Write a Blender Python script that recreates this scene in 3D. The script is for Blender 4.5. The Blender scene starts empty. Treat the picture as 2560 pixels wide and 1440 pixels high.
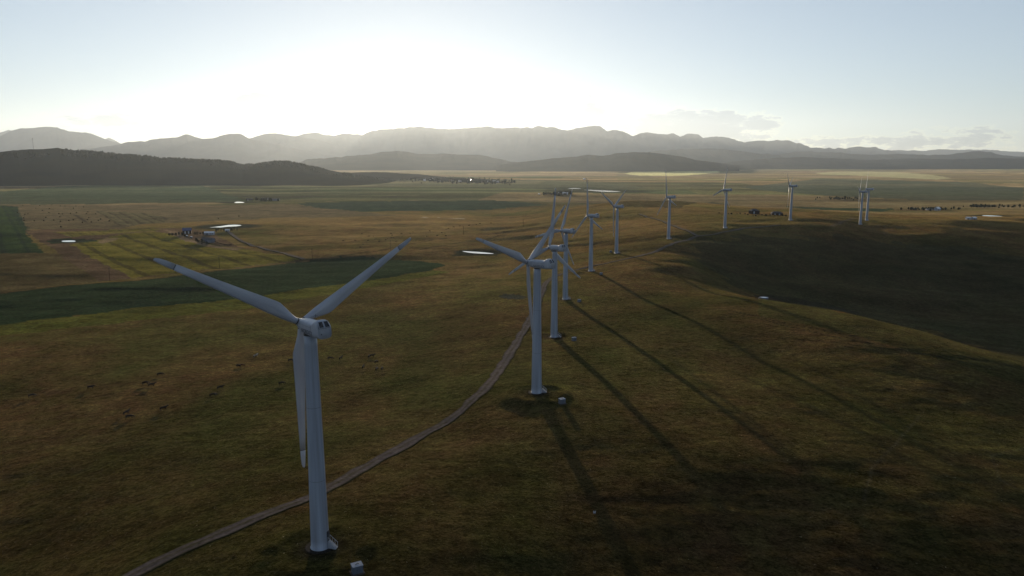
import bpy, bmesh, math, random
import numpy as np
from mathutils import Vector, Matrix

# ---------------------------------------------------------------- camera, world, sun, exposure
F = 1849.0                       # focal length in pixels of the 2560 px wide frame
PITCH = math.atan(320 / F)
CP, SP = math.cos(PITCH), math.sin(PITCH)
CAMZ = 80.0
SUN_EL = math.radians(4.4)
SUN_AZ = math.atan2(-0.1412, 1.0)   # angle from +Y towards +X
scene = bpy.context.scene
col = scene.collection

cam_data = bpy.data.cameras.new("camera")
cam_data.sensor_width = 36.0
cam_data.lens = 36.0 * F / 2560
cam_data.clip_start = 1.0
cam_data.clip_end = 120000.0
cam = bpy.data.objects.new("camera", cam_data)
cam.location = (0, 0, CAMZ)
cam.rotation_euler = (math.pi / 2 - PITCH, 0, 0)
col.objects.link(cam)
scene.camera = cam

scene.view_settings.view_transform = 'Standard'
scene.view_settings.look = 'None'
scene.view_settings.gamma = 1.0
scene.view_settings.exposure = 0.1
scene.cycles.use_denoising = True
scene.cycles.volume_bounces = 1
scene.cycles.max_bounces = 5

world = bpy.data.worlds.new("World")
scene.world = world
world.use_nodes = True
wn, wl = world.node_tree.nodes, world.node_tree.links
wn.clear()
sky = wn.new('ShaderNodeTexSky')
sky.sky_type = 'NISHITA'
sky.sun_disc = False
sky.sun_elevation = SUN_EL
sky.sun_rotation = SUN_AZ
sky.altitude = 0
sky.air_density = 0.74
sky.dust_density = 0.14
sky.ozone_density = 2.0
bg = wn.new('ShaderNodeBackground')
bg.inputs['Strength'].default_value = 0.15
out = wn.new('ShaderNodeOutputWorld')
wl.new(bg.outputs[0], out.inputs['Surface'])

def wmath(op, a, b=None, c=None):
    n = wn.new('ShaderNodeMath'); n.operation = op
    for i, x in enumerate((a, b, c)):
        if x is None: continue
        if isinstance(x, (int, float)): n.inputs[i].default_value = x
        else: wl.new(x, n.inputs[i])
    return n.outputs[0]

# clouds low over the mountains, laid out by direction on the sky sphere
tc = wn.new('ShaderNodeTexCoord')
sep = wn.new('ShaderNodeSeparateXYZ'); wl.new(tc.outputs['Generated'], sep.inputs[0])
az = wmath('ARCTAN2', sep.outputs[0], sep.outputs[1])
el = sep.outputs[2]
comb = wn.new('ShaderNodeCombineXYZ')
wl.new(wmath('MULTIPLY', az, 26.0), comb.inputs[0]); wl.new(wmath('MULTIPLY', el, 75.0), comb.inputs[1])
nz = wn.new('ShaderNodeTexNoise'); nz.inputs['Scale'].default_value = 1.0
nz.inputs['Detail'].default_value = 7.0; nz.inputs['Roughness'].default_value = 0.62
wl.new(comb.outputs[0], nz.inputs['Vector'])
def bump01(x, c, w):             # soft bump of half width w centred at c
    t = wmath('DIVIDE', wmath('SUBTRACT', x, c), w)
    return wmath('MAXIMUM', wmath('SUBTRACT', 1.0, wmath('MULTIPLY', t, t)), 0.0)
m1 = wmath('MULTIPLY', bump01(az, 0.235, 0.13), bump01(el, 0.040, 0.030))
m2 = wmath('MULTIPLY', bump01(az, 0.50, 0.26), bump01(el, 0.022, 0.022))
m3 = wmath('MULTIPLY', bump01(az, -0.325, 0.045), bump01(el, 0.074, 0.010))
m4 = wmath('MULTIPLY', bump01(az, 0.107, 0.02), bump01(el, 0.066, 0.022))
m5 = wmath('MULTIPLY', bump01(az, -0.48, 0.10), bump01(el, 0.045, 0.012))
msk = wmath('MAXIMUM', wmath('MAXIMUM', wmath('MULTIPLY', m1, 1.12), wmath('MULTIPLY', m2, 0.6)), wmath('MAXIMUM', m3, wmath('MAXIMUM', wmath('MULTIPLY', m4, 0.8), wmath('MULTIPLY', m5, 0.7))))
cl = wmath('SUBTRACT', wmath('ADD', nz.outputs[0], wmath('MULTIPLY', msk, 0.45)), 0.68)
cl = wmath('MINIMUM', wmath('MAXIMUM', wmath('MULTIPLY', cl, 6.0), 0.0), 1.0)
cl = wmath('MULTIPLY', cl, wmath('MINIMUM', wmath('MULTIPLY', msk, 3.0), 1.0))
mix = wn.new('ShaderNodeMix'); mix.data_type = 'RGBA'; mix.blend_type = 'MULTIPLY'
CLOUD_FAC = 1.0
SKY_GAMMA = 0.6
SKY_TINT = (1.66, 1.76, 1.88)
mix.inputs[0].default_value = CLOUD_FAC
hs = wn.new('ShaderNodeHueSaturation')
hs.inputs['Saturation'].default_value = 0.7
wl.new(sky.outputs[0], hs.inputs['Color'])
gm = wn.new('ShaderNodeGamma'); gm.inputs['Gamma'].default_value = SKY_GAMMA
wl.new(hs.outputs[0], gm.inputs['Color'])
sc_ = wn.new('ShaderNodeVectorMath'); sc_.operation = 'MULTIPLY'; sc_.inputs[1].default_value = SKY_TINT
wl.new(gm.outputs[0], sc_.inputs[0])
wl.new(sc_.outputs[0], mix.inputs[6])
cr = wn.new('ShaderNodeValToRGB')
e_ = cr.color_ramp.elements
e_[0].position = 0.0; e_[0].color = (1.0, 1.0, 1.0, 1); e_[1].position = 1.0; e_[1].color = (0.70, 0.70, 0.75, 1)
x_ = e_.new(0.28); x_.color = (1.14, 1.10, 1.02, 1); x_ = e_.new(0.6); x_.color = (0.80, 0.79, 0.83, 1)
wl.new(cl, cr.inputs[0]); wl.new(cr.outputs[0], mix.inputs[7])
wl.new(mix.outputs[2], bg.inputs['Color'])

sun_data = bpy.data.lights.new("sun", 'SUN')
sun_data.energy = 5.0
sun_data.angle = math.radians(0.53)
sun_data.color = (1.0, 0.80, 0.56)
sun = bpy.data.objects.new("sun", sun_data)
sdir = Vector((math.sin(SUN_AZ) * math.cos(SUN_EL), math.cos(SUN_AZ) * math.cos(SUN_EL), math.sin(SUN_EL)))
sun.rotation_euler = sdir.to_track_quat('Z', 'Y').to_euler()
sun.location = (-300, 2000, 400)
col.objects.link(sun)

rnd = random.Random(7)

# ---------------------------------------------------------------- noise and terrain height
def _hash(ix, iy, s):
    n = (ix.astype(np.int64) * 374761393 + iy.astype(np.int64) * 668265263 + s * 974634777) & 0x7fffffff
    n = ((n ^ (n >> 13)) * 1274126177) & 0x7fffffff
    n = n ^ (n >> 16)
    return (n & 0xffff) / 32767.5 - 1.0

def vnoise(x, y, s=0):
    ix, iy = np.floor(x), np.floor(y)
    fx, fy = x - ix, y - iy
    fx = fx * fx * fx * (fx * (fx * 6 - 15) + 10); fy = fy * fy * fy * (fy * (fy * 6 - 15) + 10)
    a, b = _hash(ix, iy, s), _hash(ix + 1, iy, s)
    c, d = _hash(ix, iy + 1, s), _hash(ix + 1, iy + 1, s)
    return (a * (1 - fx) + b * fx) * (1 - fy) + (c * (1 - fx) + d * fx) * fy

def fbm(x, y, s=0, n=4, g=0.5):
    t, a, k = 0, 1.0, 1.0
    for i in range(n):
        t = t + a * vnoise(x * k + 17.3 * i, y * k - 9.1 * i, s + i); a *= g; k *= 2.03
    return t

def dep(v):                       # tangent of the depression below the horizon, along +Y
    q = (v - 720) / F
    return (SP + q * CP) / (CP - q * SP)

def uvD(u, D, Z):                 # world X for image column u at forward distance D and height Z (camera = 0)
    return (u - 1280) / F * (D * CP - Z * SP)

# turbine bases: X, Y, Z below camera, yaw, roll  (from the photograph's geometry, rotor radius 30 m, hub 46 m)
TURB = [(-39.1, 139.7, -77.7, 49.8, 59.7), (8.7, 251.8, -81.1, 37.1, 50.9), (21.6, 369.9, -89.5, 47.8, 7.7),
        (35.8, 488.6, -92.2, 37.1, 26.0), (65.4, 608.3, -91.0, 35.2, 116.7), (103.3, 727.2, -90.9, 35.6, 58.5),
        (173.1, 815.7, -86.0, 35.6, 110.9), (258.7, 898.5, -81.6, 39.5, 17.8), (377.9, 1005.5, -80.6, 29.4, 67.0),
        (491.6, 1044.7, -89.9, 30.1, 45.2), (525.0, 1096.4, -88.4, 34.0, 15.4)]

ctrl = [(t[0], t[1], -t[2]) for t in TURB]
for (u, v, H) in [
    # left slope running down to the plain
    (0, 1430, 92), (0, 1200, 97), (0, 1000, 101), (300, 1430, 84), (300, 1200, 92), (300, 1040, 97), (300, 900, 102), (600, 1200, 86),
    (600, 1000, 94), (700, 1430, 77.5), (900, 1000, 92), (1000, 850, 99), (1000, 1200, 81), (1150, 1050, 84.5), (1150, 900, 92),
    (600, 830, 104), (200, 850, 105), (0, 830, 106), (1240, 780, 94), (1250, 742, 97),
    (0, 790, 110), (600, 740, 111), (1000, 690, 108), (1000, 730, 106),
    (0, 650, 117), (300, 660, 116), (640, 655, 115), (1000, 625, 113), (500, 580, 121), (0, 570, 124), (1000, 570, 118), (1180, 632, 111),
    (1200, 590, 110), (1350, 560, 106), (1300, 640, 106), (1300, 700, 99),
    (0, 515, 134), (600, 512, 134), (1100, 530, 127), (1380, 522, 118), (1400, 485, 135), (1600, 480, 136),
    # ridge and the knoll behind it
    (1560, 503, 86), (1700, 503, 84.5), (1600, 540, 90), (1850, 520, 82), (1880, 536, 82.5), (1950, 540, 82), (2000, 523, 83), (1450, 520, 100),
    # ground right of the turbines
    (1500, 1000, 82), (1500, 1400, 82.5), (1500, 1200, 81.6), (1700, 900, 85), (1700, 750, 87), (1700, 650, 87), (1700, 1100, 81), (1900, 900, 85.5),
    (1900, 1000, 83), (2300, 1000, 84), (2300, 1090, 83.4), (1900, 1150, 82), (2000, 1400, 84.5), (2400, 1400, 85), (2300, 1220, 83.6), (1700, 1300, 82.6),
    (2550, 1000, 86), (1900, 745, 90), (2100, 780, 89), (2300, 825, 88), (2550, 905, 88), (2540, 1200, 84.3)]:
    D = H / dep(v); ctrl.append((uvD(u, D, -H), D, H))
for (u, D, H) in [
    # shaded hollow facing the camera behind the near crest, its upper rim, and the drop to the plain
    (1800, 790, 91), (1850, 700, 103), (1900, 610, 110), (1900, 540, 104), (2100, 470, 103), (2100, 560, 119), (2100, 660, 118), (2100, 800, 104), (2100, 930, 86),
    (2350, 430, 107), (2350, 560, 126), (2350, 700, 122), (2350, 850, 108), (2350, 980, 91), (2600, 380, 108), (2600, 560, 128), (2600, 700, 124),
    (2600, 850, 110), (2600, 980, 96), (2450, 1200, 93), (2700, 1200, 100), (2000, 1600, 112), (1700, 2100, 132), (2300, 1700, 125),
    (2600, 1900, 130), (2100, 2400, 140), (1500, 2300, 136), (1300, 1500, 124)]:
    ctrl.append((uvD(u, D, -H), D, H))
for (X, Y, H) in [(0, 0, 84), (-120, 20, 92), (120, 20, 98), (0, -250, 95), (-400, -200, 112), (400, -200, 116), (-500, 200, 112), (500, 150, 110),
                  (-900, 600, 122), (900, 400, 120), (1300, 1200, 118), (-1500, 1200, 128), (-1200, -900, 125), (1200, -900, 125), (0, -1500, 125),
                  (-3000, 0, 135), (3000, 0, 135)]:
    ctrl.append((X, Y, H))
ctrl = np.array(ctrl, float)

def to_log(X, Y):                # log-polar style coordinates so that detail scales with distance
    r = np.sqrt(X * X + Y * Y) + 60.0
    s = np.log(r / 60.0) / r
    return X * s * 1.0, Y * s * 1.0

def H_bg(r):
    return 100 + 27 * np.log1p(r / 1300.0)

_cx, _cy = to_log(ctrl[:, 0], ctrl[:, 1])
def _tps(d2):
    return 0.5 * d2 * np.log(d2 + 1e-12)
_n = len(ctrl)
_K = _tps((_cx[:, None] - _cx[None]) ** 2 + (_cy[:, None] - _cy[None]) ** 2) + np.eye(_n) * 0.0006
_P = np.stack([np.ones(_n), _cx, _cy], 1)
_A = np.zeros((_n + 3, _n + 3)); _A[:_n, :_n] = _K; _A[:_n, _n:] = _P; _A[_n:, :_n] = _P.T
_res = ctrl[:, 2] - H_bg(np.sqrt(ctrl[:, 0] ** 2 + ctrl[:, 1] ** 2))
_W = np.linalg.solve(_A, np.concatenate([_res, [0, 0, 0]]))

FLAT = []                        # ponds: (cx, cy, rx, ry, z) filled in below
def ss(a, b, x):
    t = np.clip((x - a) / (b - a), 0, 1); return t * t * (3 - 2 * t)

def height(X, Y, detail=True):
    """world z of the ground"""
    X = np.atleast_1d(np.asarray(X, float)); Y = np.atleast_1d(np.asarray(Y, float))
    r = np.sqrt(X * X + Y * Y)
    x, y = to_log(X, Y)
    out_ = np.zeros_like(X)
    for i in range(0, len(X), 20000):
        s = slice(i, i + 20000)
        d2 = (x[s, None] - _cx[None]) ** 2 + (y[s, None] - _cy[None]) ** 2
        out_[s] = _tps(d2) @ _W[:_n] + _W[_n] + _W[_n + 1] * x[s] + _W[_n + 2] * y[s]
    H = H_bg(r) + out_ * (1 - ss(1900, 4500, r))
    z = CAMZ - H
    # undulation of the land
    far = ss(1200, 3500, r)
    z += 4.5 * far * fbm(X / 1300, Y / 900, 3, 4) + 1.6 * ss(500, 1500, r) * fbm(X / 330, Y / 330, 5, 2)
    z += 6.0 * ss(5000, 12000, r) * vnoise(X / 3500, Y / 3500, 21)
    if detail:
        near = 1 - ss(1500, 4000, r)
        z += 0.60 * near * fbm(X / 75, Y / 75, 11, 4, 0.46) + 0.16 * near * fbm(X / 19, Y / 11, 15, 3, 0.55)
        z += 1.5 * ss(380, 750, r) * near * fbm(X / 170, Y / 55, 19, 3, 0.5)
    # mounds at the turbine feet
    for t in TURB:
        d = np.sqrt((X - t[0]) ** 2 + (Y - t[1]) ** 2)
        w = np.exp(-(d / 13.0) ** 4)
        zt = CAMZ + t[2]
        z = z * (1 - w) + (zt - 0.5 + 0.5 * np.exp(-(d / 7.0) ** 4)) * w
        z += 1.1 * np.exp(-((d - 9.5) / 3.0) ** 2) * (0.65 + 0.35 * vnoise(X / 5, Y / 5, 31))
    for (cx, cy, R, zz) in FLAT:
        d = np.sqrt((X - cx) ** 2 + (Y - cy) ** 2) / R
        w = 1 - ss(0.9, 1.9, d)
        z = z * (1 - w) + (zz - 0.25) * w
    return z

_Ys = 60 * (30000 / 60.0) ** (np.arange(2600) / 2599.0)
def ground_at(u, v):
    """point of the ground seen at image position u, v"""
    d = dep(v)
    Z = -d * _Ys
    X = (u - 1280) / F * (_Ys * CP - Z * SP)
    h = height(X, _Ys) - CAMZ
    k = np.argmax(h >= Z)
    if k == 0: k = len(_Ys) - 1
    a = (Z[k - 1] - h[k - 1]); b = (h[k] - Z[k]); t = a / (a + b + 1e-9)
    Y = _Ys[k - 1] * (1 - t) + _Ys[k] * t
    Zk = -d * Y
    X = (u - 1280) / F * (Y * CP - Zk * SP)
    return float(X), float(Y)

def gz(X, Y): return float(height(X, Y)[0])

# ---------------------------------------------------------------- ponds (levels fixed before the ground is meshed)
POND_PX = [
    ('long white pond behind the farmyard trees', [(524, 570), (540, 567), (556, 564.5), (570, 561.5), (590, 560.5), (604, 562.5), (592, 565.5), (570, 567), (552, 569.5), (538, 569)]),
    ('small pond in a dark hollow beside the yellow striped field', [(154, 603), (160, 600.8), (182, 600.3), (189, 603), (184, 605.3), (160, 605.3)]),
    ('thin pond in front of the far farm sheds', [(586, 506), (593, 504), (603, 504.3), (611, 506.6), (600, 507.6), (588, 507.4)]),
    ('slim curved pond left of the second turbine', [(1156, 626.5), (1178, 628), (1205, 630), (1232, 634), (1226, 635.8), (1190, 634), (1168, 630.8)]),
    ('short bright pond behind the blade tips', [(1419, 471), (1437, 469.6), (1453, 471.3), (1437, 473)]),
    ('long bright pond behind the upright blade of the fifth turbine', [(1460, 474), (1478, 473.6), (1505, 475), (1535, 477.5), (1552, 479.3), (1530, 480.6), (1508, 480), (1484, 477.5)]),
    ('pond on the plain at the far right', [(2455, 539), (2466, 537.7), (2490, 539), (2506, 541.3), (2480, 542.2)]),
]
PONDS = []
for lab, px in POND_PX:
    vm = sum(p[1] for p in px) / len(px); px = [(p[0], vm + (p[1] - vm) * 0.76) for p in px]
    pts = [ground_at(*p) for p in px]
    c = np.mean(pts, 0)
    z = gz(c[0], c[1])
    pts2 = []
    for (u, v) in px:            # outline on the level water plane
        Y = (CAMZ - z) / dep(v); X = (u - 1280) / F * (Y * CP + (CAMZ - z) * SP); pts2.append((X, Y))
    c = np.mean(pts2, 0)
    R = max(math.hypot(p[0] - c[0], p[1] - c[1]) for p in pts2)
    PONDS.append((lab, pts2, c, R, z))
# level the ground along each pond with discs strung through its outline
for lab, pts2, c, R, z in PONDS:
    n = len(pts2)
    xs = sorted(pts2)
    for k in range(6):
        t = (k + 0.5) / 6
        q = xs[0][0] + (xs[-1][0] - xs[0][0]) * t
        near = sorted(pts2, key=lambda p: abs(p[0] - q))[:3]
        yy = [p[1] for p in near]
        FLAT.append((q, sum(yy) / 3, max(R / 3.6, (max(yy) - min(yy)) * 0.75), z))

# ---------------------------------------------------------------- mesh helpers
def tag(o, label=None, cat=None, group=None, kind=None):
    if label: o['label'] = label
    if cat: o['category'] = cat
    if group: o['group'] = group
    if kind: o['kind'] = kind
    return o

def empty(name, loc, rz=0.0):
    o = bpy.data.objects.new(name, None); o.empty_display_size = 1.0
    o.location = loc; o.rotation_euler = (0, 0, rz); col.objects.link(o)
    return o

def mesh_obj(name, verts, faces, mat=None, parent=None, smooth=False):
    me = bpy.data.meshes.new(name); me.from_pydata([tuple(v) for v in verts], [], faces); me.validate(); me.update()
    if smooth:
        me.polygons.foreach_set('use_smooth', [True] * len(me.polygons))
    if mat: me.materials.append(mat)
    o = bpy.data.objects.new(name, me); col.objects.link(o)
    if parent: o.parent = parent
    return o

class MB:
    def __init__(s): s.v = []; s.f = []
    def add(s, vs, fs):
        b = len(s.v); s.v += [tuple(v) for v in vs]; s.f += [tuple(b + i for i in f) for f in fs]
    def box(s, x0, x1, y0, y1, z0, z1):
        s.add([(x0, y0, z0), (x1, y0, z0), (x1, y1, z0), (x0, y1, z0), (x0, y0, z1), (x1, y0, z1), (x1, y1, z1), (x0, y1, z1)],
              [(0, 3, 2, 1), (4, 5, 6, 7), (0, 1, 5, 4), (1, 2, 6, 5), (2, 3, 7, 6), (3, 0, 4, 7)])
    def rings(s, rings, cap=True):
        n = len(rings[0]); vs = [p for r in rings for p in r]; fs = []
        for k in range(len(rings) - 1):
            for i in range(n):
                j = (i + 1) % n
                fs.append((k * n + i, k * n + j, (k + 1) * n + j, (k + 1) * n + i))
        if cap:
            fs.append(tuple(range(n - 1, -1, -1))); fs.append(tuple((len(rings) - 1) * n + i for i in range(n)))
        s.add(vs, fs)
    def lathe(s, prof, n=16, cx=0, cy=0):
        s.rings([[(cx + r * math.cos(2 * math.pi * i / n), cy + r * math.sin(2 * math.pi * i / n), z) for i in range(n)] for r, z in prof])
    def tube(s, p, q, r, n=6):
        p, q = Vector(p), Vector(q); d = (q - p).normalized()
        a = d.orthogonal().normalized(); b = d.cross(a)
        s.rings([[c + r * (a * math.cos(2 * math.pi * i / n) + b * math.sin(2 * math.pi * i / n)) for i in range(n)] for c in (p, q)])
    def prism(s, poly, y0, y1):   # polygon in x,z extruded along y
        n = len(poly)
        s.rings([[(x, y0, z) for x, z in poly], [(x, y1, z) for x, z in poly]])
    def build(s, name, mat=None, parent=None, smooth=False):
        return mesh_obj(name, s.v, s.f, mat, parent, smooth)

def fix_normals(o):
    bm = bmesh.new(); bm.from_mesh(o.data); bmesh.ops.recalc_face_normals(bm, faces=bm.faces); bm.to_mesh(o.data); bm.free()

def copy_tree(o, parent=None):
    c = o.copy(); col.objects.link(c); c.parent = parent
    for ch in list(o.children): copy_tree(ch, c)
    return c

# ---------------------------------------------------------------- materials
def mat_new(name):
    m = bpy.data.materials.new(name); m.use_nodes = True
    return m, m.node_tree.nodes, m.node_tree.links, m.node_tree.nodes['Principled BSDF']

def mat_noise(name, c1, c2, scale=1.0, rough=0.7, metal=0.0, spec=0.5, detail=4, bump=0.0, stretch=(1, 1, 1), bscale=None):
    m, n, l, b = mat_new(name)
    t = n.new('ShaderNodeTexCoord'); mp = n.new('ShaderNodeMapping'); mp.inputs['Scale'].default_value = stretch
    l.new(t.outputs['Object'], mp.inputs['Vector'])
    z = n.new('ShaderNodeTexNoise'); z.inputs['Scale'].default_value = scale; z.inputs['Detail'].default_value = detail
    l.new(mp.outputs[0], z.inputs['Vector'])
    r = n.new('ShaderNodeValToRGB'); r.color_ramp.elements[0].position = 0.35; r.color_ramp.elements[1].position = 0.65
    r.color_ramp.elements[0].color = (*c1, 1); r.color_ramp.elements[1].color = (*c2, 1)
    l.new(z.outputs[0], r.inputs[0]); l.new(r.outputs[0], b.inputs['Base Color'])
    b.inputs['Roughness'].default_value = rough; b.inputs['Metallic'].default_value = metal
    b.inputs['Specular IOR Level'].default_value = spec
    if bump:
        z2 = n.new('ShaderNodeTexNoise'); z2.inputs['Scale'].default_value = bscale or scale * 3; z2.inputs['Detail'].default_value = 5
        l.new(mp.outputs[0], z2.inputs['Vector'])
        bp = n.new('ShaderNodeBump'); bp.inputs['Distance'].default_value = bump; bp.inputs['Strength'].default_value = 1.0
        l.new(z2.outputs[0], bp.inputs['Height']); l.new(bp.outputs[0], b.inputs['Normal'])
    return m

SHEEN_GAIN = 8.0
def ground_material():
    m, n, l, b = mat_new('grassland')
    at = n.new('ShaderNodeAttribute'); at.attribute_name = 'Col'
    t = n.new('ShaderNodeTexCoord')
    def nz(sc, det=5, ro=0.55):
        z = n.new('ShaderNodeTexNoise'); z.inputs['Scale'].default_value = sc; z.inputs['Detail'].default_value = det
        z.inputs['Roughness'].default_value = ro
        l.new(t.outputs['Object'], z.inputs['Vector']); return z.outputs[0]
    def mrange(x, a, b_, c, d):
        r = n.new('ShaderNodeMapRange'); l.new(x, r.inputs[0])
        for i, q in enumerate((a, b_, c, d)): r.inputs[1 + i].default_value = q
        return r.outputs[0]
    def mul(x, y):
        r = n.new('ShaderNodeMath'); r.operation = 'MULTIPLY'; l.new(x, r.inputs[0]); l.new(y, r.inputs[1]); return r.outputs[0]
    mul2 = mul
    f = mul(mrange(nz(0.045), 0.32, 0.68, 0.74, 1.28), mul2(mrange(nz(0.35, 8, 0.70), 0.3, 0.7, 0.45, 1.6), mrange(nz(1.3, 7, 0.75), 0.3, 0.7, 0.3, 1.8)))
    v = n.new('ShaderNodeVectorMath'); v.operation = 'SCALE'; l.new(at.outputs['Color'], v.inputs[0]); l.new(f, v.inputs['Scale'])
    # green tufts against dry grass
    hsv = n.new('ShaderNodeHueSaturation'); l.new(v.outputs[0], hsv.inputs['Color'])
    l.new(mrange(nz(0.11, 5, 0.6), 0.38, 0.62, 0.490, 0.518), hsv.inputs['Hue'])
    # scattered pale tufts
    pt = n.new('ShaderNodeMix'); pt.data_type = 'RGBA'
    l.new(mrange(nz(1.6, 3, 0.6), 0.69, 0.75, 0.0, 0.45), pt.inputs[0])
    l.new(hsv.outputs[0], pt.inputs[6]); pt.inputs[7].default_value = (0.19, 0.17, 0.11, 1)
    l.new(pt.outputs[2], b.inputs['Base Color'])
    b.inputs['Roughness'].default_value = 1.0; b.inputs['Specular IOR Level'].default_value = 0.0
    # dry grass lets the low sun through from behind: velvety forward scatter in the colour of the grass
    tv = n.new('ShaderNodeVectorMath'); tv.operation = 'SCALE'; l.new(pt.outputs[2], tv.inputs[0]); tv.inputs['Scale'].default_value = SHEEN_GAIN
    l.new(tv.outputs[0], b.inputs['Sheen Tint']); b.inputs['Sheen Weight'].default_value = 1.0; b.inputs['Sheen Roughness'].default_value = 0.40
    bp = n.new('ShaderNodeBump'); bp.inputs['Distance'].default_value = 0.85; bp.inputs['Strength'].default_value = 1.0
    l.new(nz(0.28, 10, 0.72), bp.inputs['Height'])
    l.new(bp.outputs[0], b.inputs['Normal'])
    return m

def track_material():
    m, n, l, b = mat_new('gravel_track')
    at = n.new('ShaderNodeAttribute'); at.attribute_name = 'Col'
    t = n.new('ShaderNodeTexCoord')
    z = n.new('ShaderNodeTexNoise'); z.inputs['Scale'].default_value = 0.9; z.inputs['Detail'].default_value = 8; z.inputs['Roughness'].default_value = 0.7
    l.new(t.outputs['Object'], z.inputs['Vector'])
    r = n.new('ShaderNodeMapRange'); l.new(z.outputs[0], r.inputs[0])
    for i, q in enumerate((0.3, 0.7, 0.55, 1.5)): r.inputs[1 + i].default_value = q
    v = n.new('ShaderNodeVectorMath'); v.operation = 'SCALE'; l.new(at.outputs['Color'], v.inputs[0]); l.new(r.outputs[0], v.inputs['Scale'])
    l.new(v.outputs[0], b.inputs['Base Color']); b.inputs['Roughness'].default_value = 1.0; b.inputs['Specular IOR Level'].default_value = 0.0
    k = n.new('ShaderNodeVectorMath'); k.operation = 'SCALE'; l.new(v.outputs[0], k.inputs[0]); k.inputs['Scale'].default_value = 2.2
    l.new(k.outputs[0], b.inputs['Sheen Tint']); b.inputs['Sheen Weight'].default_value = 1.0; b.inputs['Sheen Roughness'].default_value = 0.5
    bp = n.new('ShaderNodeBump'); bp.inputs['Distance'].default_value = 0.12; l.new(z.outputs[0], bp.inputs['Height']); l.new(bp.outputs[0], b.inputs['Normal'])
    return m

M = {}
M['ground'] = ground_material()
M['track'] = track_material()
M['gravel'] = mat_noise('gravel', (0.045, 0.038, 0.038), (0.075, 0.062, 0.058), 0.6, 0.95, spec=0.1, bump=0.05, bscale=4.0)
M['pad'] = mat_noise('dark_gravel_pad', (0.010, 0.009, 0.009), (0.022, 0.02, 0.018), 2.0, 0.95, spec=0.1, bump=0.03)
M['white'] = mat_noise('white_turbine_paint', (0.28, 0.31, 0.37), (0.33, 0.36, 0.42), 0.25, 0.42, stretch=(4, 4, 0.35))
M['tower'] = mat_noise('stained_tower_paint', (0.185, 0.205, 0.25), (0.27, 0.315, 0.385), 0.4, 0.45, stretch=(2.4, 2.4, 0.10))
M['blade'] = mat_noise('blade_gelcoat', (0.27, 0.29, 0.34), (0.32, 0.345, 0.39), 0.35, 0.35, stretch=(3, 3, 0.4))
M['darkmetal'] = mat_noise('dark_steel', (0.03, 0.03, 0.035), (0.06, 0.06, 0.065), 3.0, 0.5, metal=0.4)
M['glass'] = mat_noise('dark_glass', (0.012, 0.013, 0.016), (0.02, 0.02, 0.025), 1.0, 0.12)
M['ink'] = mat_noise('grey_letter_paint', (0.10, 0.11, 0.14), (0.14, 0.15, 0.18), 2.0, 0.6)
M['boxgreen'] = mat_noise('pale_enamel', (0.06, 0.08, 0.11), (0.09, 0.11, 0.145), 2.0, 0.4)
M['water'] = mat_noise('pond_water', (0.02, 0.03, 0.035), (0.03, 0.04, 0.045), 0.05, 0.06, spec=1.0)
M['forest'] = mat_noise('forest_slope', (0.018, 0.030, 0.020), (0.045, 0.055, 0.030), 0.004, 1.0, spec=0.0, detail=8)
M['leaf'] = mat_noise('foliage', (0.006, 0.011, 0.005), (0.016, 0.022, 0.009), 0.8, 0.9, spec=0.1)
M['bark'] = mat_noise('bark', (0.05, 0.04, 0.03), (0.09, 0.07, 0.05), 3.0, 0.9, spec=0.1)
M['hide'] = mat_noise('black_hide', (0.008, 0.007, 0.007), (0.020, 0.014, 0.011), 1.2, 0.7, spec=0.2)
M['hide_brown'] = mat_noise('brown_hide', (0.05, 0.022, 0.012), (0.09, 0.04, 0.02), 1.2, 0.7, spec=0.2)
M['hide_pied'] = mat_noise('pied_hide', (0.01, 0.009, 0.009), (0.45, 0.42, 0.38), 0.9, 0.7, spec=0.2, detail=1)
M['wood'] = mat_noise('weathered_timber', (0.03, 0.024, 0.02), (0.05, 0.04, 0.032), 1.0, 0.9, spec=0.1, stretch=(1, 1, 6))
M['barnwall'] = mat_noise('dark_barn_boards', (0.016, 0.011, 0.011), (0.03, 0.018, 0.016), 1.0, 0.9, spec=0.1)
M['blueroof'] = mat_noise('blue_metal_roof', (0.035, 0.045, 0.11), (0.05, 0.065, 0.15), 0.6, 0.6)
M['greyroof'] = mat_noise('dark_shingle_roof', (0.016, 0.018, 0.024), (0.03, 0.032, 0.04), 0.8, 0.8)
M['metalroof'] = mat_noise('galvanised_sheet', (0.5, 0.52, 0.55), (0.62, 0.64, 0.66), 0.6, 0.28, metal=0.85)
M['palewall'] = mat_noise('pale_siding', (0.22, 0.24, 0.28), (0.30, 0.32, 0.36), 0.8, 0.7)
M['bluewall'] = mat_noise('blue_grey_siding', (0.07, 0.085, 0.13), (0.10, 0.12, 0.17), 0.8, 0.6, stretch=(3, 3, 0.2))
M['straw'] = mat_noise('hay', (0.02, 0.016, 0.01), (0.04, 0.032, 0.018), 2.0, 1.0, spec=0.0)
for k, (a, b_) in {'hill_left': ((0.007, 0.011, 0.008), (0.018, 0.019, 0.010)), 'rock_far': ((0.010, 0.012, 0.014), (0.024, 0.025, 0.026)),
                   'foothill': ((0.010, 0.013, 0.009), (0.024, 0.023, 0.015))}.items():
    M[k] = mat_noise(k, a, b_, 0.0022, 1.0, spec=0.0, detail=9)

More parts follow.
